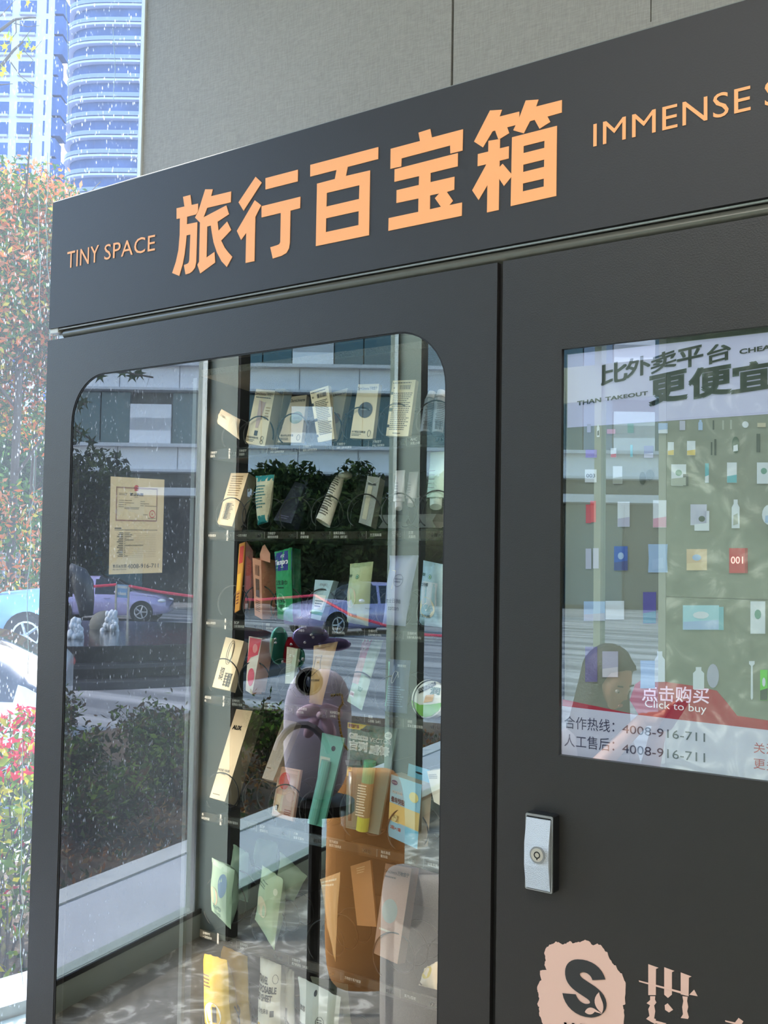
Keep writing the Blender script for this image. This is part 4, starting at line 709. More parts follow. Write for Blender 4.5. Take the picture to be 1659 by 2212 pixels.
def tab6(t, S_, nn, bil):
    d = Vec((0, .03, 0))
    m = MB().prism([[(.28, 1.0), (1.22, 1.0), (1.22, 1.10), (1.0, 1.2), (.3, 1.2)], [(.62+.12*cos(a*.6)+.02, 1.1+.018*sin(a*.6)) for a in range(10)]], lambda a, b: S_(a, b, -.03), tuple(-nn*.001)); m.build('hanging_tab', pm((110, 190, 226)), t)
product('plaster_box', 'light blue cardboard box with a hanging tab at the right of the fifth row', 'box', Q5((1262, 920), (1452, 1008), (1482, 588), (1280, 520)), (150, 202, 226), d=.04, side=(190, 176, 150), amax=.3, pr=[('r', (228, 196, 120), .0, .27, 1, .55), ('r', (120, 196, 230), .0, .0, 1, .25), ('e', (34, 60, 130), .14, .89, .1, .04), ('t', (232, 236, 246), '海氏海诺', .06, .88, .22, .9), ('t', (248, 250, 250), 'carsick', .08, .72, .42, .78, .03), ('t', (40, 60, 110), '晕车快贴', .06, .57, .5, .66, .03), ('e', (236, 220, 140), .78, .76, .15, .08), ('r', (244, 232, 170), .1, .26, .34, .38), ('t', (200, 60, 60), '2贴+1袋', .07, .14, .42, .2, .02)], extra=tab6)
product('cable_box', 'white carton corner showing at the fifth row right edge', 'box', Q5((1560, 700), (1660, 760), (1660, 480), (1515, 500)), (214, 210, 196), d=.03, amax=.2, y0=.13, pr=[('l', (120, 116, 106), .05, .75, .5, .9, 3)])
# row 6
product('bed_sheet_pack', 'mint pouch with a blue and beige print, left of the sixth row', 'pouch', Q6((112, 500), (236, 625), (262, 240), (116, 158)), (172, 204, 182), d=.08, kind='pouch', bulge=.02, y0=.115, pr=[('e', (90, 130, 180), .7, .68, .16, .2), ('e', (226, 200, 172), .35, .42, .22, .16), ('t', (90, 130, 130), '浴巾', .28, .2, .68, .3, .02), ('l', (90, 130, 130), .3, .08, .7, .16, 2), ('r', (190, 216, 200), .0, .92, 1, 1)])
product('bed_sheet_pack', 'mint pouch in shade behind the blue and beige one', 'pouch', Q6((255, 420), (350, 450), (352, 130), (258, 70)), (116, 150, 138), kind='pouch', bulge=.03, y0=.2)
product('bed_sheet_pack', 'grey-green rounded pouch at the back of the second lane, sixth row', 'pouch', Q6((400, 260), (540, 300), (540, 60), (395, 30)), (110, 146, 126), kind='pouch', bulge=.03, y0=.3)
product('towel_pack', 'sage pouch with an egg-shaped print in the second lane of the sixth row', 'pouch', Q6((396, 560), (522, 765), (580, 300), (442, 208)), (180, 200, 164), d=.08, kind='pouch', bulge=.018, y0=.115, pr=[('e', (218, 206, 172), .4, .42, .26, .15), ('l', (70, 90, 70), .25, .8, .6, .83, 1), ('l', (90, 110, 90), .1, .7, .5, .78, 2), ('e', (226, 232, 210), .85, .78, .07, .05)])
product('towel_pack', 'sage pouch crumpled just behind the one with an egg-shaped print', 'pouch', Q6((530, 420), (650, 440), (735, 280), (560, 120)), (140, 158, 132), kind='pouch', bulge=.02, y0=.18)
product('eye_mask_pack', 'tan clear-wrapped eye mask pack seen over the brown chair reflection', 'pack', Q6((868, 610), (918, 838), (950, 252), (818, 300)), (206, 168, 124), kind='pouch', bulge=.006, y0=.125, rough=.25, pr=[('l', (236, 226, 200), .1, .84, .9, .96, 2)])
product('eye_mask_pack', 'pinkish tan card standing right of the clear-wrapped eye mask pack', 'pack', Q6((1060, 600), (1185, 610), (1146, 175), (1016, 215)), (190, 132, 84), d=.006, y0=.16, pr=[('l', (226, 190, 150), .3, .84, .75, .95, 3)])
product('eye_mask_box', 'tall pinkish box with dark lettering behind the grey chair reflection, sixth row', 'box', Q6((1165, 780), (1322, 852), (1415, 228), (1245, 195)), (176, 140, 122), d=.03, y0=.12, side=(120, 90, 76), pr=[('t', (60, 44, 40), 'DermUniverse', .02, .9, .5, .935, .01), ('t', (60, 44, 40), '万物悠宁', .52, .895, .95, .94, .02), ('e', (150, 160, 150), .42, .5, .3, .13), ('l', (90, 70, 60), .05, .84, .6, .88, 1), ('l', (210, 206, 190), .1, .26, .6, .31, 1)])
product('neck_pillow_pack', 'yellow and white packet at the right edge of the sixth row', 'packet', Q6((1460, 990), (1580, 1020), (1592, 830), (1500, 880)), (222, 206, 180), kind='pouch', bulge=.01, y0=.13, pr=[('e', (214, 186, 80), .4, .6, .32, .3)])
# row 7
product('travel_bag', 'yellow travel towel pouch at the lower left of the machine', 'pouch', Q6((80, 1500), (262, 1520), (214, 826), (52, 778)), (228, 190, 64), d=.08, kind='pouch', bulge=.02, y0=.118, pr=[('e', (236, 232, 216), .5, .48, .32, .12), ('r', (50, 46, 42), .52, .42, .68, .56), ('l', (110, 84, 30), .1, .72, .5, .84, 4), ('o', (60, 50, 40), [(.2, .36), (.4, .42), (.8, .36), (.95, .3)]), ('p', (40, 38, 36), [(.1, .3), (.3, .36), (.9, .22), (.95, .3), (.35, .42), (.1, .38)])])
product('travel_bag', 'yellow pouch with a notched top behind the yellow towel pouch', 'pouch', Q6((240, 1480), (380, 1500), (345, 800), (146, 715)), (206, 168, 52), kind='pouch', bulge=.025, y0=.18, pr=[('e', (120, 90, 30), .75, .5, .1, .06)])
product('travel_bag', 'white disposable bed sheet pouch with bold lettering at the bottom', 'pouch', Q6((418, 1500), (560, 1520), (566, 860), (430, 800)), (228, 222, 206), d=.08, kind='pouch', bulge=.022, y0=.118, pr=[('t', (50, 48, 46), 'TRAVEL', .05, .8, .62, .86, .04), ('t', (50, 48, 46), 'DISPOSABLE', .05, .72, .92, .78, .04), ('t', (50, 48, 46), 'BED SHEET', .05, .64, .8, .7, .04), ('t', (70, 66, 60), '一次性床单', .08, .52, .7, .57, .01), ('r', (214, 180, 70), .0, .3, .25, .42), ('o', (60, 58, 56), [(.86+.1*cos(a*.7), .86+.045*sin(a*.7)) for a in range(10)]), ('r', (60, 56, 50), .76, .5, .88, .56)])
product('travel_bag', 'white pouch side panel lettered vertically, behind the bed sheet pouch', 'pouch', Q6((560, 1500), (660, 1500), (650, 900), (572, 850)), (206, 202, 190), kind='pouch', bulge=.012, y0=.15, pr=[('b', (60, 58, 54), .3, .35, .7, .6, 5)])
product('travel_bag', 'grey-white wide travel pouch with a hang hole at the bottom', 'pouch', Q6((690, 1520), (930, 1540), (952, 1068), (680, 930)), (210, 214, 206), d=.08, kind='pouch', bulge=.022, y0=.118, pr=[('t', (50, 50, 50), 'TRAVEL', .06, .46, .42, .54, .04), ('t', (50, 50, 50), 'NIGHT', .06, .36, .36, .43, .04), ('o', (60, 60, 60), [(.66+.1*cos(a*.7), .6+.09*sin(a*.7)) for a in range(10)]), ('l', (60, 60, 60), .6, .54, .72, .66, 4), ('e', (70, 70, 70), .48, .93, .035, .035), ('t', (80, 84, 80), '旅悠', .1, .68, .26, .74, .02)])
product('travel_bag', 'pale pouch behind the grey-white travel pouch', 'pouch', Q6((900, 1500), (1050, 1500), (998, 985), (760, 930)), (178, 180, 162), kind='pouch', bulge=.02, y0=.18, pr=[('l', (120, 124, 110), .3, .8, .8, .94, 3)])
# ------------------------------------------------------------------ lobby furniture and the people in it (seen in the glass)
MARK = len(S.objects)
def superq(c, ax, ay, az, rx, ry, rz, e=.45, n=28, m=16, taper=0.0, bend=0.0):
    vs = []; sg = lambda v, p: math.copysign(abs(v)**p, v)
    for i in range(m+1):
        a = -pi/2+pi*i/m
        for j in range(n):
            b = 2*pi*j/n; x, y, z = sg(cos(a), e)*sg(cos(b), e), sg(cos(a), e)*sg(sin(b), e), sg(sin(a), e)
            k = 1-taper*z; vs.append(c+ax*rx*x*k+ay*(ry*y*k+bend*x*x)+az*rz*z)
    return vs, [(i*n+j, i*n+(j+1) % n, (i+1)*n+(j+1) % n, (i+1)*n+j) for i in range(m) for j in range(n)]
UZ = Vec((0, 0, 1))
def chair(name, label, top, width, height, ax, col_m, legm, seat=True):
    "upholstered lounge chair; top = middle of the back's upper edge, ax = direction across the back"
    ax = Vec(ax).normalized(); fr = Vec((ax.y, -ax.x, 0)); z1 = top.z; t = thing(name, label, 'chair', (top.x, top.y, 0))
    c = Vec((top.x, top.y, z1-height/2)); v, f = superq(c, ax, fr, UZ, width/2, .045, height/2, .4, bend=.10*width)
    MB().add(v, f).build('backrest', col_m, t, smooth=True)
    sc = Vec((top.x, top.y, .4))+fr*(width*.48); v, f = superq(sc, ax, fr, UZ, width/2*.96, width*.48, .07, .35); MB().add(v, f).build('seat', col_m, t, smooth=True)
    for a in (-1, 1):
        for b_ in (.1, .85): MB().tube([Vec((top.x, top.y, 0))+ax*a*width*.42+fr*width*b_, Vec((top.x, top.y, .36))+ax*a*width*.34+fr*width*(b_*.8+.1)], [.012, .018], 8).build('leg', legm, t)
    return t
GREYF = mat('grey_tweed', (226, 220, 210), .95, bump=.5, bscale=500, var=.12, vscale=300)
LEATH = mat('brown_leather', (222, 158, 92), .42, bump=.15, bscale=120)
WOODB = mat('black_legs', (24, 22, 20), .4)
tp = V(915, 1885, 3.15); chair('lounge_chair', 'light grey tweed lounge chair with a rounded back, seen in the glass at lower right', tp, .40, .62, (.8, .15, 0), GREYF, WOODB)
tp = V(790, 1660, 3.55); chair('lounge_chair', 'brown leather chair with a squared back behind the grey tweed chair', tp, .27, .74, (.8, -.58, 0), LEATH, WOODB)
# stool with the lavender bag
bt_ = V(680, 1728, 3.2)
t = thing('bar_stool', 'slim black bar stool carrying the lavender handbag', 'stool', (bt_.x, bt_.y, 0))
MB().tube([(bt_.x, bt_.y, bt_.z-.03), (bt_.x, bt_.y, bt_.z)], .12, 24).build('seat', WOODB, t); MB().tube([(bt_.x, bt_.y, .02), (bt_.x, bt_.y, bt_.z-.03)], .02, 10).build('pole', WOODB, t); MB().tube([(bt_.x, bt_.y, 0), (bt_.x, bt_.y, .02)], .17, 24).build('base', WOODB, t)
vr = V(780, 1500, 3.2)-V(580, 1500, 3.2); ax = vr.normalized(); fr = Vec((ax.y, -ax.x, 0)); fr = fr if fr.y > 0 else -fr
LAV = mat('lavender_leather', (226, 222, 244), .4); LAV2 = mat('pink_lavender_satin', (236, 206, 232), .4)
t = thing('handbag', 'lavender handbag with a satin bow, black round ornament and gold chain', 'bag', (bt_.x, bt_.y, bt_.z))
bc = bt_+UZ*.20+fr*.0; v, f = superq(bc, ax, fr, UZ, .105, .04, .20, .7, taper=-.04); MB().add(v, f).build('bag_body', LAV, t, smooth=True)
oc = V(668, 1468, 3.2)+fr*.05; 
MB().tube([oc-fr*.02, oc+fr*.012], .042, 28).build('ornament_ring', mat('ring_grey', (206, 208, 212), .3), t); MB().tube([oc+fr*.011, oc+fr*.017], .034, 28).build('ornament_lens', mat('lens_black', (10, 12, 14), .12), t)
MB().ell(oc+fr*.016, .017, .006, .017).build('lens_dome', mat('lens_blue', (60, 70, 90), .1), t, smooth=True)
bo = V(690, 1540, 3.2)+fr*.055
for sx_, sz_, rx_, rz_, an in ((-.035, .012, .036, .02, .35), (.035, .012, .036, .02, -.35), (-.024, -.035, .017, .036, -.45), (.028, -.035, .017, .036, .45)):
    v, f = superq(bo+ax*sx_+UZ*sz_, ax*cos(an)+UZ*sin(an), fr, UZ*cos(an)-ax*sin(an), rx_, .009, rz_, .8); MB().add(v, f).build('bow_loop', LAV2, t, smooth=True)
MB().ell(bo+fr*.006, .011, .008, .012).build('bow_knot', LAV2, t, smooth=True)
hd = [V(650+60*cos(a), 1650-85*sin(a), 3.12) for a in [x*.28 for x in range(1, 11)]]
MB().tube(hd, .011, 8).build('handle', mat('handle_grey', (120, 118, 130), .4), t)
ch_ = [V(*p, 3.1) for p in ((712, 1503), (735, 1500), (738, 1520), (730, 1530), (729, 1550), (733, 1580), (740, 1610), (750, 1622))]
for a, b_ in zip(ch_, ch_[1:]):
    for k in range(4): p = a.lerp(b_, k/4); q_ = a.lerp(b_, (k+.8)/4); MB().tube([p, q_], .0035, 6).build('chain_link', mat('gold', (226, 176, 66), .25, .9), t)
IRI = [mat('iridescent_teal', (70, 170, 150), .15, .6, coat=1), mat('red_gloss', (200, 30, 60), .2, .2, coat=1), mat('foil_purple', (150, 140, 200), .18, .7, coat=1)]
charm = thing('charm_cluster', 'glossy teal, red and purple foil charms on a cord above the lavender handbag', 'charm', V(650, 1440, 3.05))
for (px, py, rx_, rz_, mi_) in ((600, 1395, .028, .055, 0), (622, 1405, .03, .04, 1), (668, 1378, .055, .035, 2), (715, 1392, .055, .02, 2), (640, 1420, .022, .03, 0)):
    v, f = superq(V(px, py, 3.05), ax, fr, UZ, rx_, .012, rz_, .9); MB().add(v, f).build('charm', IRI[mi_], charm, smooth=True)
for k in range(14): MB().ell(V(590+random.random()*100, 1365+random.random()*75, 3.03), .004, .004, .004, 8, 6).build('bead', mat('pearl', (236, 236, 240), .1, .3), charm, smooth=True)
MB().tube([V(700, 1345, 3.05), V(684, 1385, 3.05), V(655, 1400, 3.05), V(604, 1400, 3.05), V(640, 1425, 3.1), V(650, 1475, 3.2)], .004, 6).build('cord', mat('cord_grey', (150, 160, 180), .5), charm)
# seated woman looking down at her phone
def skin_body(name, verts, edges, radii, m, parent, root=0, sub=2):
    me = bpy.data.meshes.new(name); me.from_pydata([tuple(v) for v in verts], edges, []); o = bpy.data.objects.new(name, me); COL.objects.link(o)
    o.modifiers.new('skin', 'SKIN'); sv = me.skin_vertices[0].data if me.skin_vertices else None
    if sv is None:
        me.attributes  # created by the modifier's panel only; add the layer through bmesh
        import bmesh
        bm = bmesh.new(); bm.from_mesh(me); L = bm.verts.layers.skin.verify()
        for v, r_ in zip(bm.verts, radii): v[L].radius = (r_, r_); v[L].use_root = False
        bm.verts.ensure_lookup_table(); bm.verts[root][L].use_root = True; bm.to_mesh(me); bm.free()
    else:
        for i, r_ in enumerate(radii): sv[i].radius = (r_, r_); sv[i].use_root = i == root
    s2 = o.modifiers.new('sub', 'SUBSURF'); s2.levels = sub; s2.render_levels = sub; o.modifiers['skin'].use_smooth_shade = True
    me.materials.append(m)
    if parent is not None: attach(o, parent)
    return o
hp = V(1312, 1470, 4.0)             # middle of her head
wo = Vec((hp.x, hp.y, 0)); fx_ = Vec((.93, .36, 0)).normalized(); sd_ = Vec((-fx_.y, fx_.x, 0))
def B(f_, s_2, z): return wo+fx_*f_+sd_*s_2+UZ*z
hz = hp.z
wm_ = thing('person', 'seated woman with long dark hair in a grey top looking down at a phone', 'person', (wo.x, wo.y, 0))
SKIN = mat('skin', (226, 178, 150), .55); HAIR = mat('dark_hair', (26, 20, 20), .4, bump=.4, bscale=120); TOP = mat('grey_top', (176, 176, 186), .9, bump=.2, bscale=200); PANTS = mat('dark_trousers', (50, 52, 62), .9)
sh = hz-.24; hipz = max(.5, hz-.78)
vb = [B(-.16, 0, hipz), B(-.14, 0, hipz+.2), B(-.10, 0, sh-.06), B(-.07, 0, sh+.04), B(-.02, 0, sh+.13),
      B(-.10, .17, sh-.02), B(-.06, .24, sh-.24), B(.16, .13, sh-.22), B(-.10, -.17, sh-.02), B(-.06, -.24, sh-.24), B(.18, -.12, sh-.20),
      B(-.14, .10, hipz), B(.28, .11, hipz+.02), B(.30, .11, .1), B(-.14, -.10, hipz), B(.28, -.11, hipz+.02), B(.30, -.11, .1)]
skin_body('body', vb[:11]+vb[11:], [(0, 1), (1, 2), (2, 3), (3, 4), (2, 5), (5, 6), (6, 7), (2, 8), (8, 9), (9, 10), (0, 11), (11, 12), (12, 13), (0, 14), (14, 15), (15, 16)],
  [.13, .125, .13, .07, .045, .062, .045, .034, .062, .045, .034, .085, .065, .042, .085, .065, .042], TOP, wm_)
skin_body('trousers', [B(-.15, 0, hipz-.02)]+vb[11:], [(0, 1), (1, 2), (2, 3), (0, 4), (4, 5), (5, 6)], [.14, .095, .075, .055, .095, .075, .055], PANTS, wm_)
def head(par, c, f_, s_, tilt):
    q_ = Matrix.Rotation(tilt, 3, s_); fw = q_ @ f_; up = q_ @ UZ; mb = MB(); n, m = 28, 22; vs = []
    for i in range(m+1):
        a = pi*i/m
        for j in range(n):
            b_ = 2*pi*j/n; x, y, z = sin(a)*cos(b_), sin(a)*sin(b_), cos(a)
            rx = .095; 
            if z < 0: x *= 1-.18*z*z; y *= 1-.35*z*z
            p = Vec((x*rx, y*.075, z*.118))
            if x > .75 and abs(y) < .25:   # nose, lips, chin
                p.x += .022*math.exp(-((z+.12)/.12)**2)*math.exp(-(y/.13)**2)+.008*math.exp(-((z+.48)/.07)**2)*math.exp(-(y/.2)**2)
            if x > .5: p.x -= .008*math.exp(-((z-.05)/.12)**2)*math.exp(-((abs(y)-.35)/.15)**2)
            if x > .3 and z < -.6: p.x += .012
            vs.append(c+fw*p.x+s_*p.y+up*p.z)
    mb.add(vs, [(i*n+j, i*n+(j+1) % n, (i+1)*n+(j+1) % n, (i+1)*n+j) for i in range(m) for j in range(n)]); hh = mb.build('head', SKIN, par, smooth=True)
    for s in (-1, 1):
        MB().ell(c+fw*.081+s_*.030*s+up*.002, .009, .011, .008, 12, 8).build('eye', mat('eye_white', (236, 234, 230), .2), hh, smooth=True); MB().ell(c+fw*.0885+s_*.030*s+up*.001, .003, .0045, .0045, 10, 6).build('iris', mat('iris', (30, 20, 16), .2), hh, smooth=True)
        MB().ell(c-fw*.005+s_*.074*s-up*.005, .016, .008, .028, 12, 8).build('ear', SKIN, hh, smooth=True)
        MB().tube([c+fw*.09+s_*.018*s+up*.024, c+fw*.087+s_*.042*s+up*.026], .003, 6).build('eyebrow', HAIR, hh)
    MB().ell(c+fw*.094-up*.056, .005, .021, .007, 12, 8).build('lips', mat('lips', (190, 100, 96), .4), hh, smooth=True)
    MB().tube([c-up*.06-fw*.02, c-up*.16-fw*.045], [.045, .05], 14).build('neck', SKIN, par, smooth=True)
    mb = MB(); vs = []
    for i in range(20):
        v_ = i/19; 
        for j in range(32):
            b_ = 2*pi*j/32
            if v_ < .5: a = v_*pi; p = Vec((cos(b_)*sin(a)*.112-.012, sin(b_)*sin(a)*.094, cos(a)*.135+.006))
            else:
                k = (v_-.5)*2; p = Vec((cos(b_)*(.112+.02*k)-.012-.03*k, sin(b_)*(.094+.045*k), .006-k*.30))
            p += Vec((cos(b_), sin(b_), 0))*.004*sin(9*b_+3*v_)
            if p.x > .035+.02*max(0, p.z*8): p.x = .035+.02*max(0, p.z*8)+(.02 if p.z > .07 else 0)
            vs.append(c+(fw if v_ < .5 else f_)*p.x+s_*p.y+(up if v_ < .5 else up.lerp(UZ, .8))*p.z)
    mb.add(vs, [(i*32+j, i*32+(j+1) % 32, (i+1)*32+(j+1) % 32, (i+1)*32+j) for i in range(19) for j in range(32)]); mb.build('hair', HAIR, par, smooth=True)
head(wm_, hp, fx_, sd_, .42)
def hand(par, wr, d, palm_n, curl_):
    d = d.normalized(); s = palm_n.cross(d).normalized(); pc = wr+d*.045; verts = [wr-d*.03, wr, pc]; ed = [(0, 1), (1, 2)]; rr = [.026, .024, .03]
    for i, (o, L) in enumerate(((-.028, .062), (-.010, .072), (.009, .068), (.027, .052))):
        k = wr+d*.085+s*o; j1 = k+(d*cos(curl_)+palm_n*sin(curl_))*L*.45; j2 = j1+(d*cos(curl_*2.2)+palm_n*sin(curl_*2.2))*L*.55
        b0 = len(verts); verts += [k, j1, j2]; ed += [(2, b0), (b0, b0+1), (b0+1, b0+2)]; rr += [.0105, .0092, .0078]
    b0 = len(verts); verts += [wr+d*.03-s*.036, wr+d*.06-s*.052+palm_n*.02, wr+d*.085-s*.045+palm_n*.03]; ed += [(1, b0), (b0, b0+1), (b0+1, b0+2)]; rr += [.013, .011, .009]
    return skin_body('hand', verts, ed, rr, SKIN, par, root=2)
ph_ = V(1452, 1548, 3.9)
for s in (1, -1):
    el = B(-.04, .24*s, sh-.24); wr = ph_-fx_*.10+sd_*.05*s-UZ*.02
    MB().tube([el.lerp(wr, .25), el.lerp(wr, .6), wr], [.040, .034, .026], 12).build('forearm', SKIN, wm_, smooth=True)
    hand(wm_, wr, (ph_-wr), (-sd_*s*.5+UZ*.7-fx_*.2).normalized(), .5)
for s in (1, -1):
    fo = B(.36, .11*s, .04); v, f = superq(fo, fx_, sd_, UZ, .125, .045, .04, .7); MB().add(v, f).build('shoe', WOODB, wm_, smooth=True)
pa = (UZ*.8+fx_*.6).normalized(); pn = sd_.cross(pa); v, f = superq(ph_, sd_, pn, pa, .037, .005, .075, .25); p_ = MB().add(v, f).build('mobile_phone', mat('phone_dark', (24, 24, 28), .2), None, smooth=True); tag(p_, 'dark phone held up in the seated woman\'s hands', 'phone')
ct = V(1312, 1560, 4.0); chair('lounge_chair', 'dark grey lounge chair under the seated woman', B(-.36, 0, .85), .6, .55, sd_, mat('dark_fabric', (70, 72, 76), .9), WOODB)
# ------------------------------------------------------------------ outside
GZ = -.45
gr = stone('paving', (150, 148, 146), (182, 180, 176), .9, .5, .6, .8, .6)
n = gr.node_tree; b = n.nodes['Principled BSDF']; tc = n.nodes.new('ShaderNodeTexCoord'); mp = n.nodes.new('ShaderNodeMapping'); mp.inputs['Rotation'].default_value = (0, 0, radians(-35)); mp.inputs['Scale'].default_value = (.06, 1.1, 1)
n.links.new(tc.outputs['Object'], mp.inputs[0]); no = n.nodes.new('ShaderNodeTexNoise'); no.inputs['Scale'].default_value = 1.6; no.inputs['Detail'].default_value = 6; n.links.new(mp.outputs[0], no.inputs['Vector'])
cr = n.nodes.new('ShaderNodeValToRGB'); cr.color_ramp.elements[0].position = .4; cr.color_ramp.elements[0].color = lin((112, 112, 116))+(1,); cr.color_ramp.elements[1].position = .6; cr.color_ramp.elements[1].color = lin((176, 174, 174))+(1,)
n.links.new(no.outputs['Fac'], cr.inputs[0]); n.links.new(cr.outputs[0], b.inputs['Base Color'])
g = MB().add([(-400, -400, GZ), (400, -400, GZ), (400, 400, GZ), (-400, 400, GZ)], [(0, 1, 2, 3)]); struct(g.build('ground', gr))
soil = mat('soil', (84, 66, 50), .95, bump=1, bscale=30, var=.3, vscale=6)
m = MB(); wbox(m, 1.2, 9, .95, 4.2, GZ, -.06); wbox(m, -6, 1.2, .35, 2.3, GZ, -.06); bed = struct(m.build('planting_bed', soil))
m = MB(); wbox(m, 1.1, 9, .06, .93, GZ, -.01); struct(m.build('outer_path', mat('pale_stone_path', (196, 200, 206), .7, var=.05, vscale=3)))
m = MB(); wbox(m, 1.0, 9, .8, .95, GZ, .0); struct(m.build('kerb', mat('kerb_stone', (206, 208, 208), .7)))
def leafmat(c, t=.45):
    nm = 'leaf_%d_%d_%d' % c
    if nm in _m: return _m[nm]
    m = bpy.data.materials.new(nm); m.use_nodes = True; n = m.node_tree; n.nodes.clear(); o = n.nodes.new('ShaderNodeOutputMaterial')
    a = n.nodes.new('ShaderNodeBsdfDiffuse'); b = n.nodes.new('ShaderNodeBsdfTranslucent'); x = n.nodes.new('ShaderNodeMixShader'); x.inputs[0].default_value = t
    for q in (a, b): q.inputs[0].default_value = lin(c)+(1,)
    n.links.new(a.outputs[0], x.inputs[1]); n.links.new(b.outputs[0], x.inputs[2]); n.links.new(x.outputs[0], o.inputs[0]); _m[nm] = m; return m
def foliage(name, pts, size, cols, parent, weights=None, flat=0.0):
    "one leaf blade (a folded diamond) at each point"
    n = len(pts); pts = np.asarray(pts); d = rng.normal(size=(n, 3)); d /= np.linalg.norm(d, axis=1)[:, None]; e = rng.normal(size=(n, 3)); e -= d*(e*d).sum(1)[:, None]; e /= np.linalg.norm(e, axis=1)[:, None]
    s = size*rng.uniform(.6, 1.3, (n, 1)); nn_ = np.cross(d, e)
    V_ = np.stack([pts-d*s, pts-e*s*.42+nn_*s*.12, pts+d*s, pts+e*s*.42+nn_*s*.12], 1).reshape(-1, 3)
    me = bpy.data.meshes.new(name); me.vertices.add(4*n); me.vertices.foreach_set('co', V_.ravel()); me.loops.add(6*n); me.polygons.add(2*n)
    b = np.arange(n)[:, None]*4; me.loops.foreach_set('vertex_index', (b+np.array([[0, 1, 2, 0, 2, 3]])).ravel()); me.polygons.foreach_set('loop_start', np.arange(0, 6*n, 3)); me.polygons.foreach_set('loop_total', np.full(2*n, 3))
    for c in cols: me.materials.append(leafmat(c))
    w_ = np.array(weights or [1]*len(cols), float); me.polygons.foreach_set('material_index', np.repeat(rng.choice(len(cols), n, p=w_/w_.sum()), 2)); me.update(calc_edges=True)
    o = bpy.data.objects.new(name, me); COL.objects.link(o); o['kind'] = 'stuff'
    if parent is not None: attach(o, parent)
    return o
def blob(c, r, n, lumps=9, zs=1.0):
    cs = [np.array(c)+rng.normal(size=3)*np.array([r*.55, r*.55, r*.5*zs]) for _ in range(lumps)]; out = []
    for k in cs:
        m = n//lumps; d = rng.normal(size=(m, 3)); d /= np.linalg.norm(d, axis=1)[:, None]; out.append(k+d*(r*.52*rng.uniform(.55, 1.05, (m, 1))))
    return np.concatenate(out)
BARK = mat('bark', (70, 60, 52), .9, bump=.6, bscale=20)
def tree(label, base, h, r, cols, n, leaf, w=None, nm='tree', zs=1.2, group=None, trunk=.16):
    t = thing(nm, label, 'tree', (base.x, base.y, GZ), group); c = Vec((base.x, base.y, GZ+h-r*zs*.9))
    MB().tube([(base.x, base.y, GZ), (base.x+.1, base.y, GZ+h*.4), (base.x, base.y+.1, GZ+h*.8)], [trunk, trunk*.8, trunk*.3], 8).build('trunk', BARK, t)
    for k in range(7):
        a = k*2.4; p0 = Vec((base.x, base.y, GZ+h*(.3+.06*k))); MB().tube([p0, p0+Vec((cos(a)*r*.4, sin(a)*r*.4, r*.35)), p0+Vec((cos(a)*r*.8, sin(a)*r*.8, r*.75))], [trunk*.4, trunk*.25, .01], 5).build('branch', BARK, t)
    foliage('foliage', blob(c, r, n, 14, zs), leaf, cols, t, w); return t
GRN = [(46, 78, 40), (62, 98, 52), (34, 58, 34), (90, 124, 62)]
# directly seen trees
b_ = D(20, 1200, 19); tree('large maple with orange and green autumn leaves outside the left window', b_, 11.6, 3.0, [(198, 104, 52), (184, 120, 84), (72, 104, 44), (50, 84, 44), (176, 156, 60)], 60000, .07, [3, 2.4, 4, 4, 1.5], 'maple_tree', 1.5, trunk=.09)
b_ = D(60, 1200, 22); tree('smaller orange maple to the right of the large one outside', b_, 10.2, 1.6, [(196, 88, 54), (190, 112, 84), (110, 124, 60)], 16000, .085, [3, 3, 1], 'maple_tree', 1.4, trunk=.07)
for i, (px, Z, h, r) in enumerate(((-40, 27, 6.0, 3.0), (30, 29, 4.4, 2.5), (85, 28, 5.0, 2.4))):
    b_ = D(px, 1200, Z); tree(['dark green tree at the left edge behind the signboard', 'low round green tree behind the signboard', 'green tree behind the light blue car'][i], b_, h, r, GRN, 16000, .12, None, 'tree', 1.0, 'trees behind the road')
b_ = D(-10, 1300, 25); hd_ = thing('hedge', 'low mixed green and yellow hedge behind the rope barrier', 'hedge', (b_.x, b_.y, GZ)); foliage('foliage', np.array([[b_.x, b_.y, 0]])+np.column_stack([rng.normal(0, 1.8, 6000), rng.normal(0, 1.0, 6000), rng.uniform(-.45, .9, 6000)]), .07, [(100, 108, 50), (150, 140, 70), (60, 78, 42), (126, 90, 66)], hd_)
# hedge just outside, red tips over yellow green leaves
hc = []
for s0, o0, s1, o1, z0, z1, n_ in ((-2.2, .5, .9, 1.9, -.06, .84, 15000),):
    u_ = rng.uniform(size=(n_, 3)); s_a = s0+(s1-s0)*u_[:, 0]; o_a = o0+(o1-o0)*u_[:, 1]; z_a = z0+(z1-z0)*u_[:, 2]**.7+.05*np.sin(s_a*9)+.04*np.sin(o_a*13)
    hc.append(np.column_stack([W0.x+wd.x*s_a+wn.x*o_a, W0.y+wd.y*s_a+wn.y*o_a, z_a]))
hc = np.concatenate(hc); hg = thing('hedge', 'sunlit yellow-green hedge with red leaf tips close outside the left window', 'hedge', wp(-.6, 1.2, -.06))
foliage('foliage', hc, .03, [(140, 156, 34), (176, 164, 40), (86, 120, 36), (46, 66, 30), (120, 116, 84)], hg, [3, 2, 3, 3, 1])
tp_ = hc[hc[:, 2] > .74]; foliage('red_tips', np.concatenate([tp_+np.array([0, 0, .02]), hc[rng.choice(len(hc), 500)]+np.array([0, 0, .01])]), .026, [(196, 34, 64), (176, 26, 52), (206, 66, 78)], hg)
tw = MB()
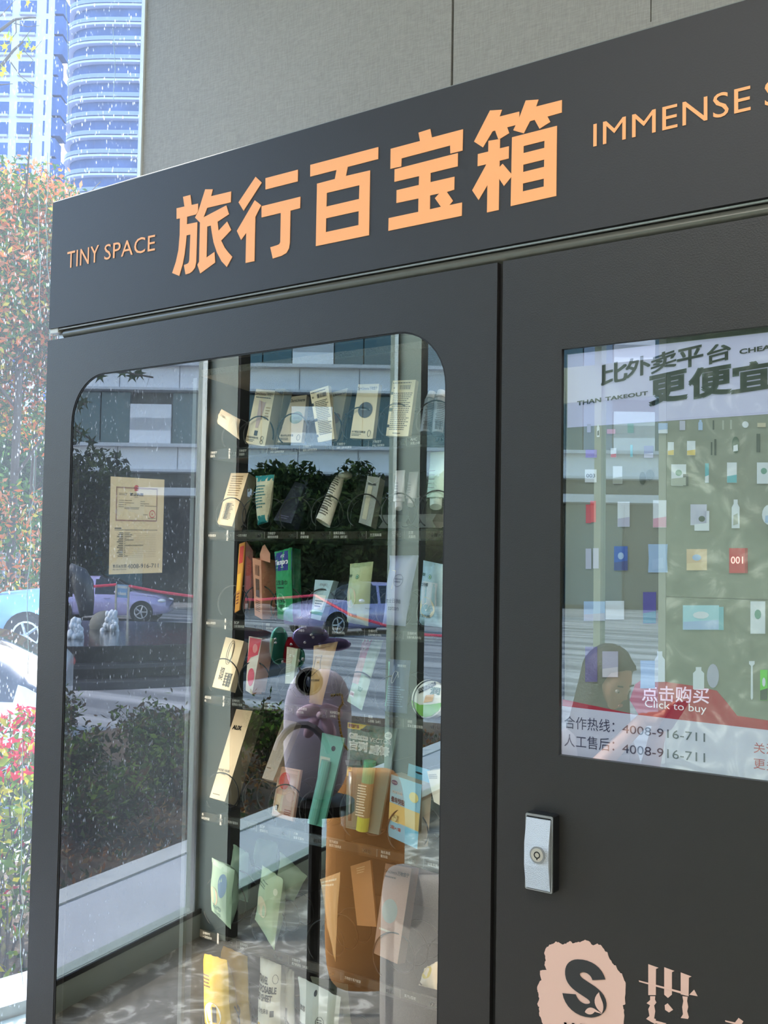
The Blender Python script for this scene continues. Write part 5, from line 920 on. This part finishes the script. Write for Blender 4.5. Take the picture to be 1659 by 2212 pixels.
for k in range(120):
    p = wp(rng.uniform(-2, .8), rng.uniform(.6, 1.7), -.06); tw.tube([p, p+Vec((random.uniform(-.1, .1), random.uniform(-.1, .1), .35)), p+Vec((random.uniform(-.2, .2), random.uniform(-.2, .2), .8))], [.006, .004, .002], 4)
tg = tw.build('twigs', BARK, hg); tg['kind'] = 'stuff'
# bare-ish bushes by the path, seen in the glass
def bush(label, s, o, h, r, n, cols):
    p = wp(s, o, -.06); t = thing('shrub', label, 'shrub', p, 'shrubs in the planting bed'); tw = MB(); pts = []
    for k in range(36):
        a = random.uniform(0, 2*pi); q1 = p+Vec((cos(a)*r*.3, sin(a)*r*.3, h*.45)); q2 = p+Vec((cos(a)*r*random.uniform(.4, 1), sin(a)*r*random.uniform(.4, 1), h*random.uniform(.7, 1.1)))
        tw.tube([p+Vec((cos(a)*.05, sin(a)*.05, 0)), q1, q2], [.006, .004, .002], 4); pts += [q1.lerp(q2, random.random())+Vec([random.gauss(0, .06) for _ in range(3)]) for _ in range(n//36)]
    o_ = tw.build('twigs', BARK, t); o_['kind'] = 'stuff'; foliage('foliage', np.array([tuple(q) for q in pts]), .032, cols, t)
BC = [(70, 96, 44), (110, 134, 56), (60, 60, 40), (92, 70, 54), (44, 60, 36)]
bs_ = [(1.7, 1.5, .62, .4), (2.1, 2.3, .8, .5), (2.6, 1.7, .66, .45), (3.1, 2.6, .85, .5), (3.6, 1.6, .6, .45), (4.1, 2.4, .8, .5), (4.7, 1.7, .66, .45), (5.4, 2.3, .8, .5), (2.9, 3.5, .9, .5), (4.0, 3.6, .95, .55), (5.0, 3.4, .9, .5), (6.2, 1.9, .7, .5)]
nmz = ['nearest the machine', 'second from the machine, farther from the glass', 'third along the glass', 'fourth, behind the third', 'fifth, close to the path', 'sixth, behind the fifth', 'seventh, close to the path', 'eighth, near the second mullion', 'at the road edge on the near side', 'at the road edge in the middle', 'at the road edge on the far side', 'last, beyond the second mullion']
for i, (s, o, h, r) in enumerate(bs_): h *= .62; bush('leafy thin-stemmed shrub in the bed outside, '+nmz[i], s, o, h, r, 2200, BC)
u_ = rng.uniform(size=(5000, 2)); lv = np.column_stack([W0.x+wd.x*(1.2+7*u_[:, 0])+wn.x*(1.0+1.6*u_[:, 1]), W0.y+wd.y*(1.2+7*u_[:, 0])+wn.y*(1.0+1.6*u_[:, 1]), np.full(5000, -.05)+rng.uniform(0, .05, 5000)])
lo_ = foliage('leaf_litter', lv, .028, [(150, 100, 60), (120, 80, 56), (170, 130, 84), (70, 90, 60), (120, 116, 100)], None); tag(lo_, 'brown fallen leaves scattered on the bed beside the path', 'leaves', kind='stuff')
# twig with yellow maple leaves, close outside
br = thing('maple_branch', 'bare branch with a few yellow maple leaves at the top left', 'branch', D(0, 140, 6))
for pts, r in ((((-60, 100), (0, 66), (32, 42), (62, 38), (78, 38)), .012), (((-30, 190), (0, 145), (30, 108), (50, 90)), .013), (((30, 50), (60, 58), (85, 55)), .003), (((34, 40), (35, 70), (20, 90), (0, 98)), .004), (((20, 130), (45, 165), (80, 190)), .004), (((40, 100), (70, 60)), .003), (((50, 108), (72, 130), (62, 142)), .003), (((0, 36), (36, -4)), .003), (((0, 183), (28, 181)), .004), (((50, 98), (70, 112), (90, 88)), .003)):
    MB().tube([D(*p, 6) for p in pts], [r*(1-.6*i/(len(pts)-1)) for i in range(len(pts))], 6).build('twig', mat('dark_bark', (84, 76, 74), .9), br)
def mleaf(px, py, s, c):
    q = []
    for k in range(20):
        a = 2*pi*k/20+random.random()*.1; rr_ = (1.0 if k % 4 == 0 else .55 if k % 2 == 0 else .38)*s; q.append((cos(a)*rr_, sin(a)*rr_))
    o = D(px, py, 5.98); rt = Matrix.Rotation(random.uniform(0, 6), 3, 'Y'); rt = rt @ Matrix.Rotation(random.uniform(-.8, .8), 3, 'X')
    MB().prism([q], lambda a, b: o+rt @ Vec((a, 0, b)), (0, .001, 0)).build('maple_leaf', leafmat(c, .6), br)
for px, py in ((60, 6), (18, 72), (24, 84), (10, 100), (12, 112), (58, 98), (66, 92), (72, 104), (44, 116), (8, 150), (3, 160), (14, 78), (62, 86), (40, 122), (-8, 90), (-5, 120)): mleaf(px, py, .032, random.choice([(206, 214, 70), (226, 214, 80), (170, 200, 70)]))
# towers
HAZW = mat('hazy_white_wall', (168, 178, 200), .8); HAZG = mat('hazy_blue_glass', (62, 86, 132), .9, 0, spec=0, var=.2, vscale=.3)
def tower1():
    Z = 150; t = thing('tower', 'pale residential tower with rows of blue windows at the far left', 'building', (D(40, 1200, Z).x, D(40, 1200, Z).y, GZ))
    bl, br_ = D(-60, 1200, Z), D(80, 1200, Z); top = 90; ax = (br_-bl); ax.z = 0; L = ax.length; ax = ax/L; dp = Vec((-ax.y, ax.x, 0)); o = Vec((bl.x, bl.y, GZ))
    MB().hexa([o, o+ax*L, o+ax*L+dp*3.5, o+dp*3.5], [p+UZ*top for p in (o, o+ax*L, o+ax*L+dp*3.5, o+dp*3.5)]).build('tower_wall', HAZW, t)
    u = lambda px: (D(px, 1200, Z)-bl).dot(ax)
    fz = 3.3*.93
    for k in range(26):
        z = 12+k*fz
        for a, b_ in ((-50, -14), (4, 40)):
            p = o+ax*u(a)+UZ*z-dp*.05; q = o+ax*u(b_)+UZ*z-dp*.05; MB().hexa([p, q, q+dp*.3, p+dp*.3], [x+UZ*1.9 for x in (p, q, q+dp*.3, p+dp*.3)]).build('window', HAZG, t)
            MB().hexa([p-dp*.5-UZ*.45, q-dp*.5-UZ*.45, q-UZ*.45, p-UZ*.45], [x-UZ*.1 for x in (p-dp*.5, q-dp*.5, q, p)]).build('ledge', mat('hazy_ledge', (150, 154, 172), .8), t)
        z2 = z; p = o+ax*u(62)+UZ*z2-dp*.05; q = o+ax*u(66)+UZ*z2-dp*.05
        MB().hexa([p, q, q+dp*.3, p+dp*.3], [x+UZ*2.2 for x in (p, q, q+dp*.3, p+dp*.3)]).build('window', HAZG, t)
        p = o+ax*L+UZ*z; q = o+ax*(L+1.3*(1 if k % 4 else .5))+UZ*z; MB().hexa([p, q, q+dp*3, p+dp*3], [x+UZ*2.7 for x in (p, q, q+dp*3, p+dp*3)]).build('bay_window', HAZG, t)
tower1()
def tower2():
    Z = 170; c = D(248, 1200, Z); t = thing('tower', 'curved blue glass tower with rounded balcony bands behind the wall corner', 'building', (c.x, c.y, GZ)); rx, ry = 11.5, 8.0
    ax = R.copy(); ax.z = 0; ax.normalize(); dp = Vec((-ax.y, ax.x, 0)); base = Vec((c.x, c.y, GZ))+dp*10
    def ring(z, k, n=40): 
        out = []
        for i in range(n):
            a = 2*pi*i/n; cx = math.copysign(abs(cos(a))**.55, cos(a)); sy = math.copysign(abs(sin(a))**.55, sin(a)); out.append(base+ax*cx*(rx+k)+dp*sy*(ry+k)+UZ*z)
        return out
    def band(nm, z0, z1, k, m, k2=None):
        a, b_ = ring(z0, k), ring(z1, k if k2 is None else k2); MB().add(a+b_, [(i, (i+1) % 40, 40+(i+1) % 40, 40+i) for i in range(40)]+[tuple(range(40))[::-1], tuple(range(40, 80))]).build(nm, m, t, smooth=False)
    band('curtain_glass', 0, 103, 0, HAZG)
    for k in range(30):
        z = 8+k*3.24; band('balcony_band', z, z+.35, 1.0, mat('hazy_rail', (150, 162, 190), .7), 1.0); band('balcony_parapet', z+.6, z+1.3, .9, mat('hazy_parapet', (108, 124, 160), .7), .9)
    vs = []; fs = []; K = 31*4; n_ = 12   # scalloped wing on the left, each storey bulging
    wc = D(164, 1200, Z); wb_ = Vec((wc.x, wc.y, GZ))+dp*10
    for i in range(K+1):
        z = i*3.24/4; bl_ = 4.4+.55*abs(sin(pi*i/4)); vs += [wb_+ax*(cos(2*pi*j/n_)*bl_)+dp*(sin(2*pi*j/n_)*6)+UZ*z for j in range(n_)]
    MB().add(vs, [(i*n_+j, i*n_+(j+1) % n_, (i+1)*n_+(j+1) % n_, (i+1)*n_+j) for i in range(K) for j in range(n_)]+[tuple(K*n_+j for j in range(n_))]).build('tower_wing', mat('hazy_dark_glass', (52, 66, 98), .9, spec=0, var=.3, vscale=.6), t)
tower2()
# signboard and rope
b_ = D(14, 1400, 23); t = thing('signboard', 'grey information board on two posts by the trees', 'sign', (b_.x, b_.y, GZ))
qq = [D(2, 1250, 23), D(38, 1250, 23), D(40, 1196, 23), D(2, 1194, 23)]; MB().hexa([qq[0], qq[1], qq[1]+Vec((0, .06, 0)), qq[0]+Vec((0, .06, 0))], [qq[3], qq[2], qq[2]+Vec((0, .06, 0)), qq[3]+Vec((0, .06, 0))]).build('board', mat('board_grey', (176, 184, 196), .6), t)
mb = MB()
for k in range(6): v = .15+k*.14; p = qq[0].lerp(qq[3], v); q = qq[1].lerp(qq[2], v); a = p.lerp(q, .1)-Vec((0, .02, 0)); b2 = p.lerp(q, .9)-Vec((0, .02, 0)); mb.add([a, b2, b2+UZ*.03, a+UZ*.03], [(0, 1, 2, 3)])
mb.build('small_print', paint((110, 120, 134)), t)
for px in (1, 40): MB().tube([D(px, 1430, 23), D(px, 1188, 23)], .045, 8).build('post', mat('post_brown', (104, 96, 96), .7), t)
rope = MB().tube([D(-60, 1310, 21), D(0, 1295, 21), D(32, 1290, 21), D(90, 1288, 21)], .035, 6).build('rope_barrier', mat('red_rope', (226, 60, 90), .6), None); tag(rope, 'red rope barrier behind the light blue car', 'rope')
# cars
def car(label, origin, head_, L, Hh, Wd, body, name='car', suv=False, sedan=True):
    "origin = middle on the ground, head_ = heading"
    hd = Vec((head_[0], head_[1], 0)).normalized(); sdv = Vec((-hd.y, hd.x, 0)); o = Vec((origin[0], origin[1], GZ)); t = thing(name, label, 'car', o)
    def prof(x):   # x -1 rear .. 1 front: belt, roof
        belt = Hh*(.60-.05*max(0, x)**2) if not suv else Hh*.62
        if x > .45: roof = belt+Hh*.03*(1-x) if x > .5 else belt+.1
        roof_pts = [(-1, .62), (-.93, .70), (-.72, .92), (-.4, 1.0), (-.05, 1.0), (.12, .95), (.46, .66), (.85, .58), (1, .46)] if not suv else [(-1, .66), (-.95, .92), (-.7, 1.0), (.1, 1.0), (.2, .95), (.45, .7), (.85, .64), (1, .5)]
        for (a, ra), (b, rb) in zip(roof_pts, roof_pts[1:]):
            if a <= x <= b: roof = Hh*(ra+(rb-ra)*(x-a)/(b-a))
        return min(belt, roof-.03), roof
    NX = 40; vs = []; gl = []
    for i in range(NX+1):
        x = -1+2*i/NX; belt, roof = prof(x); wx = Wd/2*(1-.22*abs(x)**6-.03*abs(x)); z0 = .2+.1*abs(x)**8; tum = .76 if roof-belt > .2 else .93
        sec = [(0, z0), (wx*.9, z0), (wx*.985, z0+.12), (wx, z0+(belt-z0)*.5), (wx*.985, belt-.03), (wx*.93, belt+.0), (wx*(tum+.05), roof-(.09 if roof-belt > .2 else .03)), (wx*(tum-.08), roof), (0, roof+.015)]
        sec = sec+[(-a, b) for a, b in sec[-2:0:-1]]
        xx = x*L/2
        vs += [o+hd*(xx)+sdv*a+UZ*b for a, b in sec]
    n = 16; fs, mi = [], []
    for i in range(NX):
        x = -1+2*(i+.5)/NX; belt, roof = prof(x); b2, r2 = prof(x+.05 if x < .95 else x); sl_ = abs(r2-roof)
        for j in range(n):
            fs.append((i*n+j, i*n+(j+1) % n, (i+1)*n+(j+1) % n, (i+1)*n+j)); g = 0
            if j in (5, 10) and roof-belt > .22 and abs(x+.12) > .02 and abs(x-.2) > -1: g = 1
            if j in (6, 7, 8, 9) and roof-belt > .1 and sl_ > .022: g = 1
            mi.append(g)
    fs += [tuple(range(n))[::-1], tuple(NX*n+j for j in range(n))]; mi += [0, 0]
    mb = MB(); mb.add(vs, fs); mb.mi = mi; mb.build('car_body', [body, mat('car_glass', (24, 30, 36), .08, spec=.8)], t, smooth=True)
    for sx_ in (-.62, .64):
        for s in (-1, 1):
            c = o+hd*(sx_*L/2)+sdv*(s*Wd/2*.93)+UZ*.33
            MB().tube([c-sdv*s*.06, c+sdv*s*.075], .38, 24).build('wheel_arch', mat('arch_black', (12, 12, 13), .8), t)
            wh = MB().tube([c-sdv*s*.05, c+sdv*s*.085], .32, 24).build('wheel', mat('tyre', (28, 28, 30), .8), t)
            sp = MB()
            for k in range(5):
                a = k*1.2566; e1 = (hd*cos(a)+UZ*sin(a)); cc = c+sdv*s*.087; sp.tube([cc, cc+e1*.21], .025, 5)
            sp.tube([c+sdv*s*.082, c+sdv*s*.09], .05, 10); sp.prism([[(cos(k*.35)*.23, sin(k*.35)*.23) for k in range(18)], [(cos(k*.35)*.2, sin(k*.35)*.2) for k in range(18)]], lambda a, b: c+sdv*s*.088+hd*a+UZ*b, tuple(sdv*s*.004)); sp.build('wheel_rim', mat('alloy', (190, 192, 196), .3, .7), wh)
    for s in (-1, 1):
        c = o+hd*(L/2*.93)+sdv*s*Wd*.36+UZ*Hh*.47; MB().ell(c, .16, .16, .07).build('headlamp', mat('headlamp', (220, 226, 230), .1), t, smooth=True)
        c = o-hd*(L/2*.955)+sdv*s*Wd*.37+UZ*Hh*.55; MB().ell(c, .09, .14, .09).build('tail_lamp', mat('tail_red', (180, 24, 30), .2), t, smooth=True)
        c = o+hd*(L*.13)+sdv*s*(Wd/2+.08)+UZ*Hh*.66; MB().ell(c, .09, .09, .06).build('wing_mirror', body, t, smooth=True)
        for dx in (-.05, .28):
            c = o-hd*(L*dx)+sdv*s*(Wd/2*.995)+UZ*Hh*.52; MB().tube([c-hd*.1, c+hd*.1], .018, 6).build('door_handle', body, t)
    return t
VR = Vec((R.x, -R.y, 0)).normalized(); VF = Vec((F.x, -F.y, 0)).normalized()
LILAC = mat('lilac_car_paint', (178, 168, 210), .22, .2, coat=.8)
p = V(232, 1290, 36); car('lilac hatchback parked beyond the fountain, seen in the left of the glass', p, VR, 4.3, 1.50, 1.8, LILAC)
p = V(765, 1310, 31); car('lilac hatchback facing the lobby, seen between the two mullions', p, -VR*.75-VF*.66, 4.2, 1.52, 1.8, LILAC)
WHITEC = mat('white_car_paint', (226, 228, 232), .2, .05, coat=.8)
p = V(-295, 1550, 12.0); car('white car whose tail shows at the left edge of the glass', p, -VR, 4.4, 1.5, 1.8, WHITEC)
RD_ = Vec((R.x, R.y, 0)).normalized(); FD_ = Vec((F.x, F.y, 0)).normalized()
c_ = D(150, 1300, 20); c_.z = 0; pr_ = [c_-RD_*14-FD_*4, c_+RD_*9-FD_*4, c_+RD_*9+FD_*14, c_-RD_*14+FD_*14]   # the road beyond lies higher
MB().hexa([p+UZ*GZ for p in pr_], [p+UZ*.06 for p in pr_]).build('raised_road', gr)['kind'] = 'structure'
p = D(285, 1400, 17.6); cr_ = car('light blue sport utility car parked beyond the white saloon', p, -RD_, 4.6, 1.58, 1.9, mat('light_blue_paint', (126, 164, 204), .3, .1, coat=.5), suv=True); cr_.location.z += .51
p = D(-95, 1560, 9.7); car('white saloon car just past the red-tipped hedge', p, RD_, 4.7, 1.42, 1.85, mat('white_car_paint', (226, 228, 232), .2, .05, coat=.8))
# fountain
fc = V(175, 1325, 20.6); fz_ = .19
t = thing('fountain', 'dark round stone fountain with bubbling jets outside', 'fountain', (fc.x, fc.y, GZ))
def disc(z0, z1, r, m, nm, n=72): MB().tube([(fc.x, fc.y, z0), (fc.x, fc.y, z1)], r, n).build(nm, m, t)
BST = mat('black_granite', (26, 28, 32), .25)
disc(GZ, GZ+.12, 4.3, mat('granite_step', (60, 60, 64), .5), 'step'); disc(GZ+.12, GZ+.3, 3.75, BST, 'plinth'); disc(GZ+.3, GZ+.36, 3.95, mat('granite_step', (60, 60, 64), .5), 'ring_course'); disc(GZ+.36, fz_-.05, 3.5, BST, 'basin_wall'); disc(fz_-.05, fz_, 3.75, BST, 'basin_rim')
disc(fz_, fz_+.008, 3.7, mat('dark_water', (30, 40, 56), .06, bump=.5, bscale=9, spec=.7), 'water')
def jet(px, py, Z, h, r):
    c = V(px, py, Z); c.z = fz_; mb = MB()
    for k in range(60): a = random.random(); rr_ = r*(1-a*.6); b2 = random.random()*6.28; mb.ell(c+Vec((cos(b2)*rr_*random.random(), sin(b2)*rr_*random.random(), a*h)), .05, .05, .07, 6, 4)
    o = mb.build('water_jet', mat('foam_white', (236, 240, 244), .6), t, smooth=True); o['kind'] = 'stuff'
jet(164, 1325, 18.7, .34, .16); jet(241, 1308, 20.8, .38, .2)
c = V(226, 1303, 21.5); c.z = fz_; MB().ell(c+UZ*.08, .3, .3, .3).build('boulder', mat('boulder', (120, 118, 110), .8), t, smooth=True)
s_p = [V(x, y, 19.2) for x, y in ((186, 1330), (184, 1300), (178, 1262), (168, 1240), (158, 1232), (148, 1245), (146, 1270), (150, 1290))]
MB().tube(s_p, [.12, .16, .2, .17, .14, .12, .1, .05], 12).build('arched_sculpture', mat('bronze_grey', (86, 88, 92), .35, .5), t, smooth=True)
c = V(263, 1300, 26); t = thing('notice_stand', 'small light blue notice on a steel stand by the fountain', 'sign', (c.x, c.y, GZ))
q = [V(250, 1290, 26), V(276, 1292, 26), V(278, 1264, 26), V(251, 1262, 26)]; dn = -VF*.05
MB().hexa([q[0], q[1], q[1]-dn, q[0]-dn], [q[3], q[2], q[2]-dn, q[3]-dn]).build('notice_panel', mat('notice_blue', (150, 190, 226), .6), t)
r_ = lambda a, b: (q[0]*(1-a)+q[1]*a)*(1-b)+(q[3]*(1-a)+q[2]*a)*b+dn*.3
mb = MB()
for u0, v0, u1, v1 in ((.1, .72, .9, .92), (.15, .2, .85, .4)): mb.add([r_(u0, v0), r_(u1, v0), r_(u1, v1), r_(u0, v1)], [(0, 1, 2, 3)])
mb.build('white_panel', WHITEP, t)
for a, b_ in ((q[0], q[3]), (q[1], q[2])): MB().tube([Vec((a.x, a.y, GZ)), b_], .03, 6).build('post', STEEL, t)
rp = MB().tube([V(60, 1275, 26), V(178, 1268, 26), V(215, 1266, 26), V(251, 1263, 26)], .035, 6).tube([V(278, 1266, 26), V(340, 1278, 26), V(440, 1292, 26), V(560, 1296, 27), V(680, 1286, 27), V(760, 1330, 26), V(900, 1370, 26), V(1050, 1380, 26)], .035, 6).build('rope_barrier', mat('red_rope', (226, 60, 90), .6), None)
rp['kind'] = 'structure' if False else rp.get('kind', ''); del rp['kind']; tag(rp, 'long red rope barrier strung through the notice stand by the fountain', 'rope')
# building across the road
def facade():
    Z = 52; o = V(830, 1200, Z); o.z = GZ; ax = VR; dn = VF
    u = lambda px: (V(px, 1200, Z)-V(830, 1200, Z)).dot(ax); zz = lambda py: V(830, py+7, Z).z
    t = thing('office_building', 'office building with white panel bands and teal windows across the road', 'building', o)
    def bx(nm, a, b_, z0, z1, d0, d1, m): return MB().hexa([o+ax*a+dn*d0+UZ*z0, o+ax*b_+dn*d0+UZ*z0, o+ax*b_+dn*d1+UZ*z0, o+ax*a+dn*d1+UZ*z0], [o+ax*a+dn*d0+UZ*z1, o+ax*b_+dn*d0+UZ*z1, o+ax*b_+dn*d1+UZ*z1, o+ax*a+dn*d1+UZ*z1]).build(nm, m, t)
    WP, TG, LG = mat('white_cladding', (236, 238, 242), .5), mat('teal_glazing', (40, 84, 96), .15, .0, spec=.8, var=.15, vscale=.5), mat('ledge_metal', (196, 200, 206), .4)
    DG = mat('dark_ground_floor', (24, 34, 40), .3)
    A_l, B_l = -24.0, 16.0
    base = GZ; z = lambda py: zz(py)-GZ
    bx('building_core', A_l, B_l, 0, 26, .4, 14, DG)
    sto = z(840)-z(965); z_led = z(1015)
    rnd = random.Random(3)
    for k in range(5):
        zb = z_led+k*(z(835)-z(1012)) if k else z_led
        hgt = z(835)-z(1012); zb = z_led+k*hgt
        bx('spandrel_band', A_l+3.6, B_l, zb, zb+hgt*.27, -.3, .4, WP); bx('ledge', A_l+3.4, B_l, zb+hgt*.27, zb+hgt*.31, -.7, .4, LG); bx('ledge', A_l+3.4, B_l, zb-hgt*.03, zb, -.5, .4, LG)
        x = -12.9-8.1+3.0*k
        while x > A_l+3.6+3: x -= 3.0
        i = 0 if k == 0 else 2; x = -12.9-8.1+(0 if k == 0 else 5.1-8.1)
        while x < B_l-1:
            pan = i % 3 == 0; w_ = 2.1 if pan else 3.0
            if pan:
                for h_ in (0, .5): bx('cladding_panel', x+.02, x+w_-.02, zb+hgt*(.32+.32*h_*1.0)+.02, zb+hgt*(.32+.34*h_+.32)-.0, -.05, .4, WP)
            else:
                bx('window', x+.03, x+w_/2-.03, zb+hgt*.32, zb+hgt*.96, .1, .4, TG); bx('window', x+w_/2+.03, x+w_-.03, zb+hgt*.32, zb+hgt*.96, .1, .4, TG if rnd.random() < .7 else mat('curtained_window', (120, 140, 160), .4))
            x += w_; i += 1
        for xs in range(int(A_l+4), int(B_l), 3): bx('joint_strip', xs+.6, xs+.63, zb, zb+hgt*.27, -.32, -.29, mat('joint_grey', (120, 122, 128), .6))
    for xs in range(int(A_l), int(B_l), 3): bx('ground_pane', xs+.05, xs+2.9, .2, z(1075), .2, .4, TG if xs % 2 else DG)
    bx('canopy', A_l, B_l, z(1073), z(1056), -1.0, .4, LG)
facade()
for i, (px, Z, h, r, n_) in enumerate(((165, 44, 5.6, 1.9, 9000), (70, 40, 6.2, 2.4, 9000), (610, 42, 4.9, 1.9, 9000), (690, 43, 5.4, 2.1, 9000), (790, 44, 4.6, 1.9, 9000), (880, 42, 4.2, 1.9, 8000), (545, 47, 4.0, 1.5, 6000))):
    b_ = V(px, 1200, Z); tree(['dark evergreen tree left of the licence notice in the glass', 'dark evergreen tree at the left edge of the glass', 'round dark tree seen just right of the first mullion', 'tallest dark tree between the two mullions', 'dark tree behind the facing lilac car', 'low dark tree near the second mullion', 'small dark tree beside the first mullion'][i], b_, h, r, [(34, 50, 32), (46, 66, 40), (26, 38, 28), (76, 92, 52)], n_, .16, None, 'tree', 1.0, 'trees in front of the office building')
# overhanging maple twigs near the glass
tt = thing('maple_branch', 'overhanging maple twigs reflected at the top left corner of the glass', 'branch', V(160, 860, 9))
for px, py in ((265, 805), (285, 812), (300, 806), (320, 820), (180, 868), (170, 880), (165, 925), (180, 935), (172, 950), (158, 940), (196, 955), (185, 800), (215, 812)):
    o = V(px, py, 9); q_ = []
    for k in range(18): a = 2*pi*k/18; rr_ = (.075 if k % 3 == 0 else .03); q_.append((cos(a)*rr_, sin(a)*rr_))
    rt = Matrix.Rotation(random.uniform(0, 6), 3, 'Z') @ Matrix.Rotation(random.uniform(.9, 1.6), 3, 'X')
    MB().prism([q_], lambda a, b: o+rt @ Vec((a, b, 0)), (0, .001, 0)).build('maple_leaf', leafmat((60, 84, 44)), tt)
for pts in (((120, 760), (200, 790), (290, 808), (330, 815)), ((120, 850), (160, 870), (185, 872)), ((120, 910), (165, 930), (200, 952))): MB().tube([V(*p, 9) for p in pts], .008, 5).build('twig', BARK, tt)
